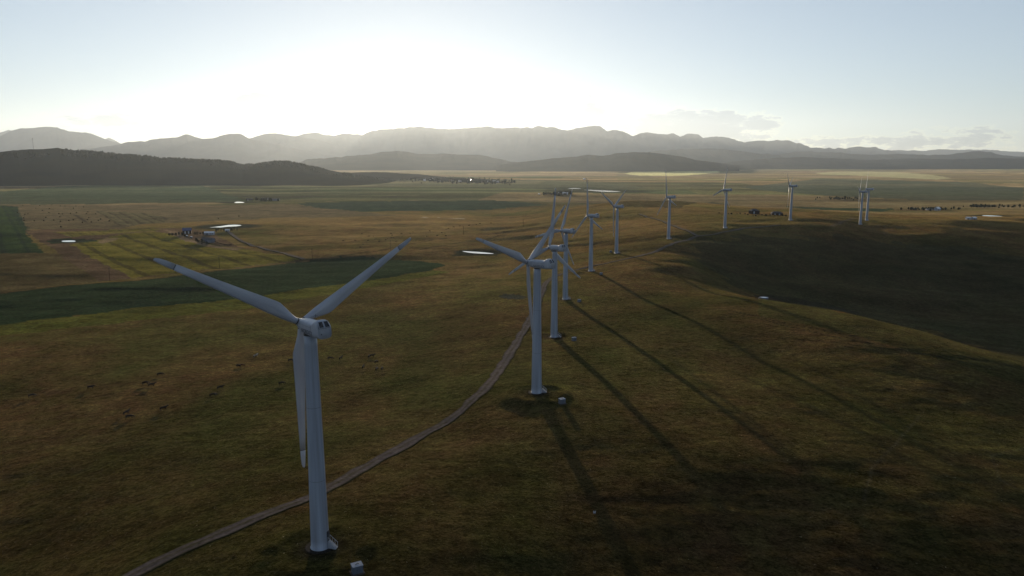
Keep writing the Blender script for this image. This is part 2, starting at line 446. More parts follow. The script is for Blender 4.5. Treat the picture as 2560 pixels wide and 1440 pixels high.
# ---------------------------------------------------------------- ground sheet
azs = list(np.radians(np.arange(-42, 42.001, 0.085)))
azs = sorted(set(list(np.radians(np.arange(-180, -42, 2.0))) + azs + list(np.radians(np.arange(44, 180, 2.0)))))
azs = np.array(azs)
rs = [3.0, 15.0, 30.0, 45.0, 60.0]
while rs[-1] < 44500:
    r = rs[-1]
    rs.append(r + min(max(0.75, r * r / (120000.0 if 600 < r < 1700 else 60000.0)), r * 0.018))
rs = np.array(rs)
NA, NR = len(azs), len(rs)
AA, RR = np.meshgrid(azs, rs)
GX = (RR * np.sin(AA)).ravel(); GY = (RR * np.cos(AA)).ravel()
GZ = height(GX, GY)

def hex_lin(r, g, b): return (r, g, b)

# rangeland and field colours (albedo)
C = np.zeros((len(GX), 3))
GR = RR.ravel()
n1 = fbm(GX / 90, GY / 90, 41, 4); n2 = fbm(GX / 23, GY / 60, 51, 3); n3 = fbm(GX / 400, GY / 400, 61, 3)
t1 = np.clip(0.5 + 0.55 * n1 + 0.25 * n2, 0, 1)[:, None]
brown = np.array((0.165, 0.105, 0.044)); green = np.array((0.094, 0.088, 0.028)); gold = np.array((0.235, 0.155, 0.064))
C[:] = brown * (1 - t1) + green * t1
t2 = np.clip(0.45 + 0.8 * n3, 0, 1)[:, None] * 0.75 * ss(350, 900, GR)[:, None]
C = C * (1 - t2) + gold * t2
# far plain: a patchwork of big rectangular fields
ang = math.radians(8)
PX = (GX * math.cos(ang) - GY * math.sin(ang)); PY = (GX * math.sin(ang) + GY * math.cos(ang))
cw, ch = 1250.0, 620.0
iy = np.floor(PY / ch + 0.35 * vnoise(PX / 4000, PY / 4000, 8)); ix = np.floor(PX / cw + 0.37 * (iy % 3))
hh = _hash(ix, iy, 99) * 0.5 + 0.5
pal = np.array([(0.035, 0.055, 0.028), (0.060, 0.068, 0.032), (0.105, 0.088, 0.050), (0.135, 0.105, 0.060), (0.050, 0.062, 0.034),
                (0.120, 0.095, 0.055), (0.080, 0.082, 0.040), (0.170, 0.135, 0.080)])
pc = pal[np.clip((hh * 8).astype(int), 0, 7)]
w = ss(1700, 2600, GR + 250 * n3)[:, None] * 0.85
C = C * (1 - w) + pc * w
C *= (1 + 0.18 * fbm(GX / 140, GY / 140, 71, 3))[:, None]
C *= (1 + 0.60 * ss(1500, 3000, GR) * fbm(GX / 1300, GY / 170, 73, 4) + 0.22 * ss(700, 1500, GR) * fbm(GX / 260, GY / 60, 75, 3))[:, None]
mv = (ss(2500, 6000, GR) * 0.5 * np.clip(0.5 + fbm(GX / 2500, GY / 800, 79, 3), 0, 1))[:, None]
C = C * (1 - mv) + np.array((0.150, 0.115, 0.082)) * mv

def inpoly(px, py, poly):
    inside = np.zeros(len(px), bool); n = len(poly); j = n - 1
    for i in range(n):
        xi, yi = poly[i]; xj, yj = poly[j]
        if yi != yj:
            c = ((yi > py) != (yj > py)) & (px < (xj - xi) * (py - yi) / (yj - yi) + xi)
            inside ^= c
        j = i
    return inside

def paint(px, c, rows=None, k=1.0, jit=0.35):
    """field given by outline (photo positions put on the ground), own crop colour or painted shade, optional crop rows"""
    global C
    poly = [ground_at(*p) for p in px]
    a = np.array(poly); x0, y0 = a.min(0) - 20; x1, y1 = a.max(0) + 20
    idx = np.where((GX > x0) & (GX < x1) & (GY > y0) & (GY < y1))[0]
    if len(idx) == 0: return
    X, Y = GX[idx], GY[idx]
    q = jit * (2.5 + 0.004 * Y)
    m = inpoly(X + q * vnoise(X / 18, Y / 18, 5), Y + q * vnoise(X / 18, Y / 18, 6), poly)
    idx, X, Y = idx[m], X[m], Y[m]
    cc = np.tile(np.array(c, float), (len(idx), 1))
    cc *= (1 + 0.16 * fbm(X / 60, Y / 60, 13, 3))[:, None]
    if rows:
        (ua, va), (ub, vb), period, amp = rows
        A, B = ground_at(ua, va), ground_at(ub, vb)
        d = math.hypot(B[0] - A[0], B[1] - A[1]); nx, ny = -(B[1] - A[1]) / d, (B[0] - A[0]) / d
        s = ((X - A[0]) * nx + (Y - A[1]) * ny) / period
        g = np.abs((s % 1.0) - 0.5) * 2
        cc *= (1 - amp * (g > 0.80))[:, None] * (1 + 0.12 * vnoise(s * 3, s * 0, 77))[:, None]
    C[idx] = C[idx] * (1 - k) + cc * k

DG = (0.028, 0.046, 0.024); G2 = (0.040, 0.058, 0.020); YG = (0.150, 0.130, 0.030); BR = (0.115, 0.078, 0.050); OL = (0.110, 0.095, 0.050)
paint([(-200, 512), (640, 511), (760, 511), (820, 522), (900, 530), (1000, 540), (700, 545), (560, 552), (380, 560), (300, 571), (110, 574), (60, 575), (22, 513)], (0.125, 0.100, 0.058))
paint([(240, 527), (360, 532), (420, 548), (410, 556), (300, 565)], (0.105, 0.092, 0.052), rows=((245, 530), (300, 562), 22, 0.42), jit=0.2)
paint([(-300, 513), (20, 514), (50, 560), (78, 600), (112, 633), (-300, 645)], (0.036, 0.058, 0.022), rows=((10, 520), (60, 610), 26, 0.25))
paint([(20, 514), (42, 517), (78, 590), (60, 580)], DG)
paint([(-300, 644), (115, 632), (150, 635), (245, 706), (0, 732), (-300, 760)], (0.105, 0.082, 0.040))
paint([(60, 577), (110, 574), (300, 571), (480, 570), (540, 590), (660, 640), (760, 650), (640, 664), (330, 696), (245, 705), (150, 635)], BR)
paint([(130, 580), (380, 571), (410, 574), (300, 583), (180, 592)], (0.145, 0.125, 0.035), rows=((160, 576), (180, 590), 16, 0.3), jit=0.3)
paint([(175, 612), (260, 596), (300, 586), (380, 578), (430, 585), (500, 605), (640, 628), (755, 647), (640, 663), (330, 695)], YG,
      rows=((220, 616), (355, 684), 36, 0.42), jit=0.5)
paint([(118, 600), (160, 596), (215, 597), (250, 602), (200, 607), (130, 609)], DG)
paint([(240, 606), (262, 595), (300, 594), (290, 600), (256, 609)], (0.20, 0.15, 0.09))
paint([(400, 572), (440, 578), (480, 600), (530, 612), (600, 622), (590, 626), (500, 614), (450, 598)], (0.20, 0.145, 0.095))
paint([(-300, 770), (0, 735), (320, 703), (640, 668), (760, 653), (840, 644), (900, 641), (960, 646), (1020, 652), (1095, 657), (1116, 662), (1085, 674),
       (1000, 690), (820, 714), (650, 740), (500, 757), (330, 770), (200, 790), (0, 812), (-300, 850)], (0.034, 0.052, 0.026), jit=0.5)
paint([(-300, 850), (0, 812), (200, 790), (330, 770), (500, 757), (650, 740), (820, 714), (1000, 690), (1085, 675), (1130, 680), (900, 722), (500, 785), (200, 818), (0, 840), (-300, 870)], (0.120, 0.120, 0.028))
paint([(735, 508), (860, 505), (1000, 503), (1220, 500), (1300, 505), (1370, 512), (1280, 519), (1100, 527), (900, 529), (820, 522)], (0.028, 0.046, 0.030), jit=0.3)
paint([(-300, 480), (0, 480), (220, 462), (500, 462), (560, 485), (640, 506), (0, 511), (-300, 511)], (0.038, 0.056, 0.034), k=0.85)
paint([(-200, 460), (200, 452), (640, 446), (700, 452), (300, 462), (-200, 470)], (0.115, 0.105, 0.062), k=0.8)
paint([(1560, 434), (1600, 427), (1700, 425), (1790, 427), (1800, 431), (1750, 436), (1680, 440), (1600, 439)], (0.30, 0.29, 0.15), jit=0.3)
paint([(2040, 432), (2120, 428), (2240, 430), (2330, 437), (2380, 446), (2340, 449), (2200, 442), (2050, 436)], (0.19, 0.185, 0.11), jit=0.3)
paint([(2410, 411), (2480, 410), (2620, 411), (2620, 414), (2480, 413)], (0.38, 0.33, 0.24), jit=0.3)
paint([(2050, 446), (2400, 455), (2560, 470), (2560, 500), (2300, 500), (2080, 490), (1950, 480), (1850, 468)], (0.040, 0.054, 0.042), k=0.75)
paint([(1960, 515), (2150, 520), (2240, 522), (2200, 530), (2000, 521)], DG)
paint([(1130, 445), (1500, 455), (1620, 470), (1500, 478), (1300, 470), (1000, 465), (700, 462), (800, 450)], (0.060, 0.066, 0.042), k=0.7)
paint([(1244, 742), (1262, 735), (1300, 737), (1318, 743), (1300, 749), (1265, 749)], (0.055, 0.058, 0.045), jit=0.3)
paint([(1540, 507), (1640, 503), (1780, 504), (1830, 512), (1700, 520), (1560, 516)], (0.060, 0.054, 0.030), k=0.8)
paint([(1130, 640), (1150, 625), (1190, 624), (1250, 634), (1240, 640), (1180, 640)], (0.045, 0.05, 0.028), k=0.8)
for lab_, pts2_, c_, R_, z_ in PONDS:
    for (q, my, rad_, zz) in [f_ for f_ in FLAT if f_[3] == z_]:
        d = np.hypot(GX - q, GY - my) / rad_
        w = (0.75 * (1 - ss(0.95, 1.7, d)))[:, None]
        C = C * (1 - w) + np.array((0.032, 0.036, 0.024)) * w
# trodden earth at the stock tank and bare earth round the turbine feet
paint([(1885, 738), (1915, 734), (1990, 745), (2070, 760), (2150, 782), (2060, 775), (1960, 756), (1890, 748)], (0.06, 0.045, 0.035), k=0.8)
for t in TURB:
    d = np.sqrt((GX - t[0]) ** 2 + (GY - t[1]) ** 2)
    w = (np.exp(-(d / 5.0) ** 4) * 0.8)[:, None]
    C = C * (1 - w) + np.array((0.07, 0.055, 0.04)) * w
    w = (np.exp(-((d - 12) / 4.5) ** 2) * 0.5 * (0.6 + 0.4 * vnoise(GX / 6, GY / 6, 45)))[:, None]
    C = C * (1 - w) + np.array((0.135, 0.125, 0.035)) * w
paint([(1700, 600), (1850, 592), (2100, 590), (2350, 605), (2560, 640), (2700, 660), (2700, 930), (2560, 900), (2300, 822), (2100, 780), (1900, 738), (1800, 690)], (0.045, 0.052, 0.032), k=0.6, jit=4)  # shade of the hollow deepened by darker green painted into the ground colour
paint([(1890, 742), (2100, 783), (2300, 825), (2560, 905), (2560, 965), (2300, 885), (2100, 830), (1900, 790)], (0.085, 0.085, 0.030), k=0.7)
# wheel tracks worn into the grass
def track(px, c, width, k=0.6):
    global C
    pts = [ground_at(*p) for p in px]
    for (ax, ay), (bx, by) in zip(pts[:-1], pts[1:]):
        L = math.hypot(bx - ax, by - ay) + 1e-6
        pad = width * 2 + 3
        idx = np.where((GX > min(ax, bx) - pad) & (GX < max(ax, bx) + pad) & (GY > min(ay, by) - pad) & (GY < max(ay, by) + pad))[0]
        X, Y = GX[idx], GY[idx]
        t = np.clip(((X - ax) * (bx - ax) + (Y - ay) * (by - ay)) / L ** 2, 0, 1)
        d = np.hypot(X - ax - t * (bx - ax), Y - ay - t * (by - ay))
        w = (k * np.exp(-(d / width) ** 2))[:, None]
        C[idx] = C[idx] * (1 - w) + np.array(c) * w
DK = (0.03, 0.03, 0.022); PALE = (0.19, 0.155, 0.10)
track([(-50, 740), (320, 704), (640, 668), (755, 652), (850, 640), (950, 627), (1080, 600), (1180, 590), (1260, 580), (1400, 560), (1540, 541), (1600, 535)], DK, 2.6, 0.8)
track([(1050, 625), (1150, 606), (1220, 598), (1290, 583)], DK, 3.0, 0.5)
track([(1850, 780), (1950, 805), (2100, 835), (2300, 872), (2560, 925)], DK, 0.5, 0.8)
track([(1820, 775), (1950, 812), (2100, 845), (2300, 885), (2560, 940)], DK, 0.5, 0.8)
track([(1950, 845), (2150, 865), (2350, 890), (2560, 920)], DK, 0.8, 0.6)
track([(2160, 1250), (2180, 1170), (2240, 1110), (2300, 1040)], PALE, 0.5, 0.4)
track([(2560, 1120), (2480, 1140), (2500, 1200), (2560, 1230)], PALE, 0.5, 0.3)
track([(180, 535), (215, 555)], DK, 3.0, 0.8)
track([(-50, 512), (300, 512), (650, 509), (760, 504), (900, 504), (1200, 499), (1500, 500)], PALE, 3.5, 0.6)
track([(1350, 822), (1420, 815), (1480, 795), (1530, 782)], PALE, 0.6, 0.5)
track([(1040, 545), (1090, 543), (1110, 545), (1160, 547)], (0.45, 0.42, 0.36), 2.0, 0.7)
track([(1700, 555), (1850, 545), (1960, 547), (2050, 560)], DK, 0.8, 0.5)
track([(2080, 565), (2120, 550), (2140, 545)], (0.15, 0.12, 0.10), 2.5, 0.7)
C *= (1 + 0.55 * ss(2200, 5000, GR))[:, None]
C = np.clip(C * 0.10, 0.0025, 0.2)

def grid_mesh(name, X, Y, Z, nr, nc, wrap=False, colors=None, mat=None, kind='structure', flip=False):
    me = bpy.data.meshes.new(name)
    v = np.stack([X, Y, Z], 1).astype(np.float32).ravel()
    me.vertices.add(len(X)); me.vertices.foreach_set('co', v)
    ii, jj = np.meshgrid(np.arange(nr - 1), np.arange(nc if wrap else nc - 1), indexing='ij')
    jn = (jj + 1) % nc
    q = np.stack([ii * nc + jj, ii * nc + jn, (ii + 1) * nc + jn, (ii + 1) * nc + jj], -1).reshape(-1, 4)
    if not flip: q = q[:, ::-1]
    nq = len(q)
    me.loops.add(nq * 4); me.loops.foreach_set('vertex_index', q.ravel().astype(np.int32))
    me.polygons.add(nq)
    me.polygons.foreach_set('loop_start', (np.arange(nq) * 4).astype(np.int32))
    me.polygons.foreach_set('loop_total', np.full(nq, 4, np.int32))
    me.polygons.foreach_set('use_smooth', np.ones(nq, bool))
    me.update(calc_edges=True)
    if colors is not None:
        a = me.color_attributes.new('Col', 'FLOAT_COLOR', 'POINT')
        c4 = np.ones((len(X), 4), np.float32); c4[:, :3] = colors
        a.data.foreach_set('color', c4.ravel())
    if mat: me.materials.append(mat)
    o = bpy.data.objects.new(name, me); col.objects.link(o)
    if kind: o['kind'] = kind
    return o

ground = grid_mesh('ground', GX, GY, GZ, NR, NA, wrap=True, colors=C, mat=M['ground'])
if ground.data.polygons[1000].normal.z < 0: ground.data.flip_normals()

# ---------------------------------------------------------------- ponds
for k, (lab, pts2, c, R, z) in enumerate(PONDS):
    n = len(pts2); ring = []
    for i in range(n):            # rounded outline
        p0, p1, p2, p3 = [np.array(pts2[(i + a) % n]) for a in (-1, 0, 1, 2)]
        for t in (0, 0.25, 0.5, 0.75):
            ring.append(0.5 * ((2 * p1) + (-p0 + p2) * t + (2 * p0 - 5 * p1 + 4 * p2 - p3) * t * t + (-p0 + 3 * p1 - 3 * p2 + p3) * t ** 3))
    vs = [(p[0], p[1], z) for p in ring]
    o = mesh_obj('pond', vs, [tuple(range(len(vs)))], M['water'])
    if o.data.polygons[0].normal.z < 0: o.data.flip_normals()
    tag(o, lab, 'pond', kind='structure')

# ---------------------------------------------------------------- roads
def smooth_path(px, step=4.0):
    pts = [np.array(ground_at(*p)) for p in px]
    out_ = []
    for i in range(len(pts) - 1):
        p0 = pts[max(i - 1, 0)]; p1 = pts[i]; p2 = pts[i + 1]; p3 = pts[min(i + 2, len(pts) - 1)]
        n = max(2, int(np.linalg.norm(p2 - p1) / step))
        for k in range(n):
            t = k / n
            out_.append(0.5 * ((2 * p1) + (-p0 + p2) * t + (2 * p0 - 5 * p1 + 4 * p2 - p3) * t * t + (-p0 + 3 * p1 - 3 * p2 + p3) * t ** 3))
    out_.append(pts[-1])
    return np.array(out_)

def road(name, px, width, mat, lift=0.12, step=3.0):
    p = smooth_path(px, step)
    d = np.gradient(p, axis=0); d /= np.linalg.norm(d, axis=1)[:, None]
    nrm = np.stack([-d[:, 1], d[:, 0]], 1)
    offs = np.array([-1.12, -1.0, -0.86, -0.62, -0.44, -0.24, 0, 0.24, 0.44, 0.62, 0.86, 1.0, 1.12])
    prof = np.array([-0.45, -0.06, 0.02, -0.02, -0.05, -0.01, 0.04, -0.01, -0.05, -0.02, 0.02, -0.06, -0.45])
    wear = np.array([0, 0, 0.35, 0.85, 1, 0.75, 0.42, 0.75, 1, 0.85, 0.35, 0, 0])
    k = np.arange(len(p))
    wl_ = 1 + 0.24 * fbm(k * 0.12, k * 0.0, 9, 4); wr_ = 1 + 0.24 * fbm(k * 0.22, k * 0.0 + 5, 19, 3)
    wob = np.where(offs[None] < 0, wl_[:, None], wr_[:, None])
    X = (p[:, None, 0] + nrm[:, None, 0] * offs[None] * width / 2 * wob); Y = (p[:, None, 1] + nrm[:, None, 1] * offs[None] * width / 2 * wob)
    Z = height(X.ravel(), Y.ravel()).reshape(X.shape) + prof[None] + lift + 0.0002 * Y
    W = np.clip(wear[None] + 0.25 * fbm(X / 3.0, Y / 3.0, 14, 3) * (wear[None] > 0), 0, 1)[..., None]
    cc = np.array((0.020, 0.018, 0.008)) * (1 - W) + np.array((0.040, 0.034, 0.034)) * W
    o = grid_mesh(name, X.ravel(), Y.ravel(), Z.ravel(), len(p), len(offs), colors=cc.reshape(-1, 3), mat=mat)
    if o.data.polygons[len(offs)].normal.z < 0: o.data.flip_normals()
    return o

road('road', [(250, 1490), (340, 1432), (430, 1387), (560, 1330), (700, 1273), (790, 1236), (880, 1186), (950, 1146), (1050, 1092), (1130, 1045), (1180, 1002),
              (1226, 955), (1262, 905), (1290, 860), (1316, 815), (1336, 775), (1352, 738), (1366, 706), (1390, 690), (1420, 681), (1480, 665), (1530, 655),
              (1600, 640), (1660, 619), (1700, 604), (1730, 596), (1750, 590), (1790, 585), (1830, 577), (1880, 569), (1950, 563)], 4.9, M['track'], step=1.5)
road('road', [(1745, 590), (1735, 586), (1700, 571), (1650, 551), (1597, 535)], 4.6, M['track'], lift=0.2)
road('farm_road', [(572, 580), (582, 588), (600, 600), (625, 611), (660, 622), (700, 632), (735, 641), (760, 648)], 6.0, M['track'], lift=0.3, step=4)

# ---------------------------------------------------------------- hills and mountains
def ridge(name, pts, Dr, wf, wb, mat, seed, rough=1.0, base_drop=20, tooth=0.0):
    us = np.arange(pts[0][0], pts[-1][0] + 0.1, 3.0)
    vs = np.interp(us, [p[0] for p in pts], [p[1] for p in pts])
    vs = vs + tooth * (fbm(us / 14, us * 0 + seed, seed, 4))
    dd = Dr * (1 + 0.06 * fbm(us / 220, us * 0 + 3.3, seed + 1, 2))
    Z = -dep(vs) * dd
    X = (us - 1280) / F * (dd * CP - Z * SP)
    s = np.concatenate([np.linspace(-1, 0, 26), np.linspace(0, 1, 10)[1:]])
    SX = X[None] * (1 + (s[:, None] * np.where(s[:, None] < 0, wf, wb)) / dd[None])
    SY = dd[None] + s[:, None] * np.where(s[:, None] < 0, wf, wb)
    base = height((SX).ravel(), SY.ravel(), False).reshape(SX.shape) - base_drop
    top = Z[None] + CAMZ
    a = np.abs(s)[:, None]
    prof = (1 - a) ** 1.25 * (1 + 0.3 * a)
    rise = np.maximum(top - base, 0)
    g = fbm(SX / (wf * 0.16), SY / (wf * 0.45), seed + 5, 4)
    ZZ = base + rise * prof + rise * rough * 0.13 * g * np.minimum(a * 3.0, 1) * (1 - a)
    o = grid_mesh(name, SX.ravel(), SY.ravel(), ZZ.ravel(), len(s), len(us), mat=mat)
    if o.data.polygons[len(us) * 10].normal.z < 0: o.data.flip_normals()
    return o, (us, vs, dd, X, Z)

ridge('mountain', [(-260, 330), (-160, 318), (-60, 330), (0, 331), (22, 324), (32, 330), (60, 350), (160, 362), (250, 355), (270, 343.5), (285, 349), (302, 359), (340, 372)], 41000, 4500, 2800, M['rock_far'], 3, tooth=0.8)
ridge('mountain', [(-300, 360), (-160, 345), (-60, 350), (0, 340), (28, 327), (50, 321), (85, 319.5), (118, 317.5), (143, 318), (152, 322), (175, 328), (205, 331), (212, 329.5), (230, 335),
                   (262, 347), (290, 356), (310, 362), (360, 374), (430, 384), (500, 394)], 32500, 6000, 3000, M['rock_far'], 5, tooth=0.9)
ridge('mountain', [(150, 385), (200, 374), (260, 366), (300, 360), (320, 354), (360, 353), (385, 348), (440, 344), (466, 335), (485, 341), (503, 346), (530, 346), (560, 336), (590, 333.5), (604, 336),
                   (622, 346), (660, 354), (720, 368), (800, 384), (900, 400)], 26000, 5000, 3000, M['rock_far'], 7, tooth=1.0)
ridge('mountain', [(520, 375), (600, 352), (640, 341), (660, 335), (690, 334), (735, 340), (800, 350), (870, 372)], 31000, 4500, 3000, M['rock_far'], 9, tooth=0.8)
ridge('mountain', [(560, 398), (640, 372), (700, 356), (738, 341), (760, 334), (788, 332.5), (815, 336), (833, 340), (872, 334), (905, 337), (930, 327), (960, 323.5), (1000, 321), (1040, 317), (1100, 321),
                   (1150, 322), (1190, 319), (1210, 316), (1240, 320), (1280, 318), (1310, 320), (1330, 320), (1345, 315), (1365, 320), (1383, 316), (1400, 322), (1417, 327), (1440, 322), (1467, 317), (1487, 313),
                   (1500, 316), (1518, 328), (1533, 325), (1565, 331), (1583, 340), (1600, 334), (1620, 330.5), (1655, 335), (1683, 334), (1700, 341), (1722, 333), (1745, 336), (1757, 344), (1790, 341),
                   (1820, 344), (1860, 355), (1890, 353), (1920, 353), (1965, 350), (1990, 356), (2025, 368), (2080, 371), (2120, 370), (2150, 367), (2190, 368), (2205, 373), (2260, 382), (2400, 396)],
      35000, 6000, 3200, M['rock_far'], 11, tooth=1.6)
ridge('mountain', [(2100, 385), (2200, 377), (2250, 375), (2300, 377), (2345, 373.5), (2400, 375.5), (2440, 373.5), (2480, 375), (2520, 377.5), (2560, 379), (2700, 374), (2850, 380)], 40000, 4000, 3000, M['rock_far'], 13, tooth=1.0)
ridge('foothill', [(700, 420), (750, 405), (765, 398), (800, 396.5), (840, 394), (870, 390), (930, 385), (960, 379), (1010, 377.5), (1040, 384), (1110, 384), (1150, 385.5), (1200, 388), (1235, 395), (1290, 406), (1340, 416)],
      15500, 3000, 2000, M['foothill'], 17, tooth=1.0)
ridge('foothill', [(1240, 414), (1300, 405), (1370, 397), (1440, 391), (1470, 387), (1500, 390), (1540, 384), (1580, 380.5), (1610, 380), (1650, 384), (1700, 391), (1740, 399), (1800, 408), (1850, 414)],
      12800, 2100, 2000, M['foothill'], 19, tooth=0.8)
ridge('foothill', [(1560, 395), (1640, 376), (1700, 373), (1760, 371.5), (1810, 373), (1840, 377), (1900, 384), (1950, 386), (1990, 378), (2030, 379), (2070, 381), (2110, 382), (2160, 387), (2250, 384), (2320, 388), (2370, 386),
                   (2420, 380), (2450, 378), (2480, 381), (2510, 389), (2560, 392), (2700, 388), (2900, 396)], 22000, 3200, 2000, M['foothill'], 23, tooth=0.9)
ridge('foothill', [(1780, 412), (1850, 402), (1920, 396), (2000, 392), (2080, 396), (2180, 400), (2280, 396), (2380, 398), (2480, 394), (2600, 398), (2800, 396)], 16500, 2600, 1800, M['foothill'], 29, tooth=0.7)
hill, (hu, hv, hd, hX, hZ) = ridge('hill', [(-420, 396), (-300, 384), (-150, 388), (0, 381), (30, 376), (80, 373), (110, 373), (145, 369.5), (165, 374), (200, 376), (240, 378), (290, 384), (325, 387), (370, 390),
                   (400, 396), (430, 395), (490, 399), (540, 400), (580, 404), (605, 412), (640, 409), (690, 403), (720, 402.5), (760, 411), (800, 420), (850, 431), (900, 439), (960, 447), (1020, 456)],
      5600, 1500, 1500, M['hill_left'], 31, rough=0.8, base_drop=6, tooth=0.8)
ridge('hill', [(560, 438), (640, 431), (760, 428), (850, 432), (950, 430), (1050, 436), (1150, 446)], 6300, 900, 900, M['foothill'], 37, rough=0.5, base_drop=6, tooth=0.5)

# ---------------------------------------------------------------- haze in the air
def haze_box():
    m = MB(); zb = float(min(GZ.min(), 0)) - 60.0
    m.box(-46500, 46500, -46500, 46500, zb - 1, 2350)
    mt = bpy.data.materials.new('haze_air'); mt.use_nodes = True
    n, l = mt.node_tree.nodes, mt.node_tree.links
    n.clear()
    v = n.new('ShaderNodeVolumePrincipled'); o = n.new('ShaderNodeOutputMaterial')
    v.inputs['Color'].default_value = HAZE_COLOR
    v.inputs['Density'].default_value = HAZE_DENSITY
    v.inputs['Anisotropy'].default_value = HAZE_ANISO
    l.new(v.outputs[0], o.inputs['Volume'])
    tag(m.build('haze', mt), 'thin pale evening haze filling the air between camera and mountains', kind='stuff')
HAZE_COLOR = (0.75, 0.87, 1.0, 1); HAZE_DENSITY = 1.32e-5; HAZE_ANISO = 0.54
haze_box()

# ---------------------------------------------------------------- wind turbines
HUBH, OV, ROT = 46.0, 4.0, 30.0
BLADE_ST = [(0.75, .62, 1.0), (1.5, .64, 1.0), (2.6, .80, .70), (4.2, 1.12, .42), (5.8, 1.36, .28), (6.8, 1.38, .24), (9, 1.27, .22), (13, 1.08, .19), (18, .87, .17), (23, .68, .15), (26.2, .57, .14)]
TIP_ST = [(26.35, .565, .14), (28.0, .50, .13), (29.2, .40, .12), (29.8, .26, .12), (30.0, .10, .12)]
def blade_ring(r, hc, th, n=18):
    # hc half chord, th thickness ratio; leading edge +y, trailing edge -y; root is round
    tw = math.radians(14) * max(0, 1 - r / 22.0) ** 1.5
    pts = []
    k = min(max((r - 1.5) / 4.0, 0), 1)
    for i in range(n):
        a = 2 * math.pi * i / n
        y = math.cos(a); x = math.sin(a)
        yy = hc * y - k * hc * 0.45
        xx = hc * th * x * (1 - k * 0.75 * max(0, -y) ** 1.3) if k > 0 else hc * th * x
        pts.append((xx * math.cos(tw) + yy * math.sin(tw), yy * math.cos(tw) - xx * math.sin(tw), r))
    return pts
def make_turbine():
    root = empty('wind_turbine', (0, 0, 0))
    tag(root, 'white wind turbine', 'wind turbine', 'wind turbines in a row along the grassy ridge')
    m = MB()
    prof = []
    for k in range(23):
        z = k / 22 * 44.3; r = 1.85 - 0.62 * (k / 22)
        prof.append((r, z))
    m.lathe([(2.0, -0.2), (2.0, 0.12), (1.86, 0.16)] + prof[1:], 40)
    tower = m.build('tower', M['tower'], root, True)
    for zz in (14.6, 29.8):
        rr_ = 1.85 - 0.62 * zz / 44.3; q = MB(); q.rings([[((rr_ + o_) * math.cos(2 * math.pi * i / 40), (rr_ + o_) * math.sin(2 * math.pi * i / 40), zz + dz) for i in range(40)] for o_, dz in ((-.01, 0), (.012, 0), (.012, .07), (-.01, .07))], cap=False)
        q.build('flange_seam', M['ink'], tower)
    d = MB(); d.box(-0.45, 0.45, -1.93, -1.78, 1.5, 3.6); dd = d.build('door', M['greyroof'], tower); dd.rotation_euler = (0, 0, math.radians(-52))
    s = MB()
    for k in range(6): s.box(-0.5, 0.5, -3.6 + k * 0.28, -3.32 + k * 0.28, 0, 0.25 * (k + 1))
    for sx in (-0.52, 0.52):
        for k in range(4): s.tube((sx, -3.55 + k * 0.53, 0.1), (sx, -3.55 + k * 0.53, 1.15 + k * 0.45), 0.035)
        s.tube((sx, -3.6, 1.1), (sx, -1.95, 2.55), 0.04)
    st = s.build('stairs', M['palewall'], root); st.rotation_euler = (0, 0, math.radians(-52))
    y = MB(); y.lathe([(1.22, 44.28), (1.27, 44.3), (1.27, 44.6), (1.2, 44.62)], 32)
    y.build('yaw_bearing', M['darkmetal'], root, True)
    # nacelle: side profile along -x (rear), lofted across with rounded sections
    def sec(x, w, zb, zt, e=3.4, n=28):
        pts = []
        zc, hh = (zb + zt) / 2, (zt - zb) / 2
        for i in range(n):
            a = 2 * math.pi * (i + 0.5) / n
            c_, s_ = math.cos(a), math.sin(a)
            pts.append((x, w * math.copysign(abs(c_) ** (2 / e), c_), HUBH + zc + hh * math.copysign(abs(s_) ** (2 / e), s_)))
        return pts
    n_ = MB()
    n_.rings([sec(3.2, 0.75, -0.75, 0.75, 2.2), sec(3.0, 1.0, -1.0, 0.98, 2.4), sec(2.3, 1.28, -1.28, 1.22, 2.8), sec(0.8, 1.42, -1.42, 1.36, 3.2), sec(-2.5, 1.45, -1.5, 1.38, 3.8),
              sec(-3.45, 1.45, -1.5, 1.36, 4.0), sec(-3.75, 1.46, -1.5, 1.55, 4.0), sec(-4.15, 1.46, -1.5, 1.98, 3.6), sec(-4.9, 1.42, -1.45, 2.12, 3.6), sec(-5.25, 1.40, -1.42, 2.05, 3.8)], cap=True)
    # sloping rear face: blunt tail whose upper half leans forward
    tail = []
    for k in range(5):
        t = k / 4
        ring = []
        for (x, yv, z) in sec(0, 1.40 - 0.06 * t, -1.42 + 0.10 * t, 2.05 - 0.02 * t, 3.8):
            zl = z - HUBH
            ext = 1.25 if zl < 0.55 else 1.25 * (1 - (zl - 0.55) / 1.55 * 0.98)
            if zl < -0.9: ext = 1.25 - (-0.9 - zl) * 0.5
            ring.append((-5.25 - ext * t, yv, z))
        tail.append(ring)
    n_.rings(tail, cap=True)
    nac = n_.build('nacelle', M['white'], root, True)
    bm = bmesh.new(); bm.from_mesh(nac.data); bmesh.ops.remove_doubles(bm, verts=bm.verts, dist=0.004); bmesh.ops.recalc_face_normals(bm, faces=bm.faces); bm.to_mesh(nac.data); bm.free()
    # two rear windows on the leaning face: plane through (x=-6.5, z=.62) and (x=-5.37, z=1.95)
    def rear(yv, t, off):
        z = 0.66 + (1.86 - 0.66) * t; x = -6.40 + (0.93) * t
        return Vector((x, yv, HUBH + z)) + Vector((-0.79, 0, 0.61)) * off
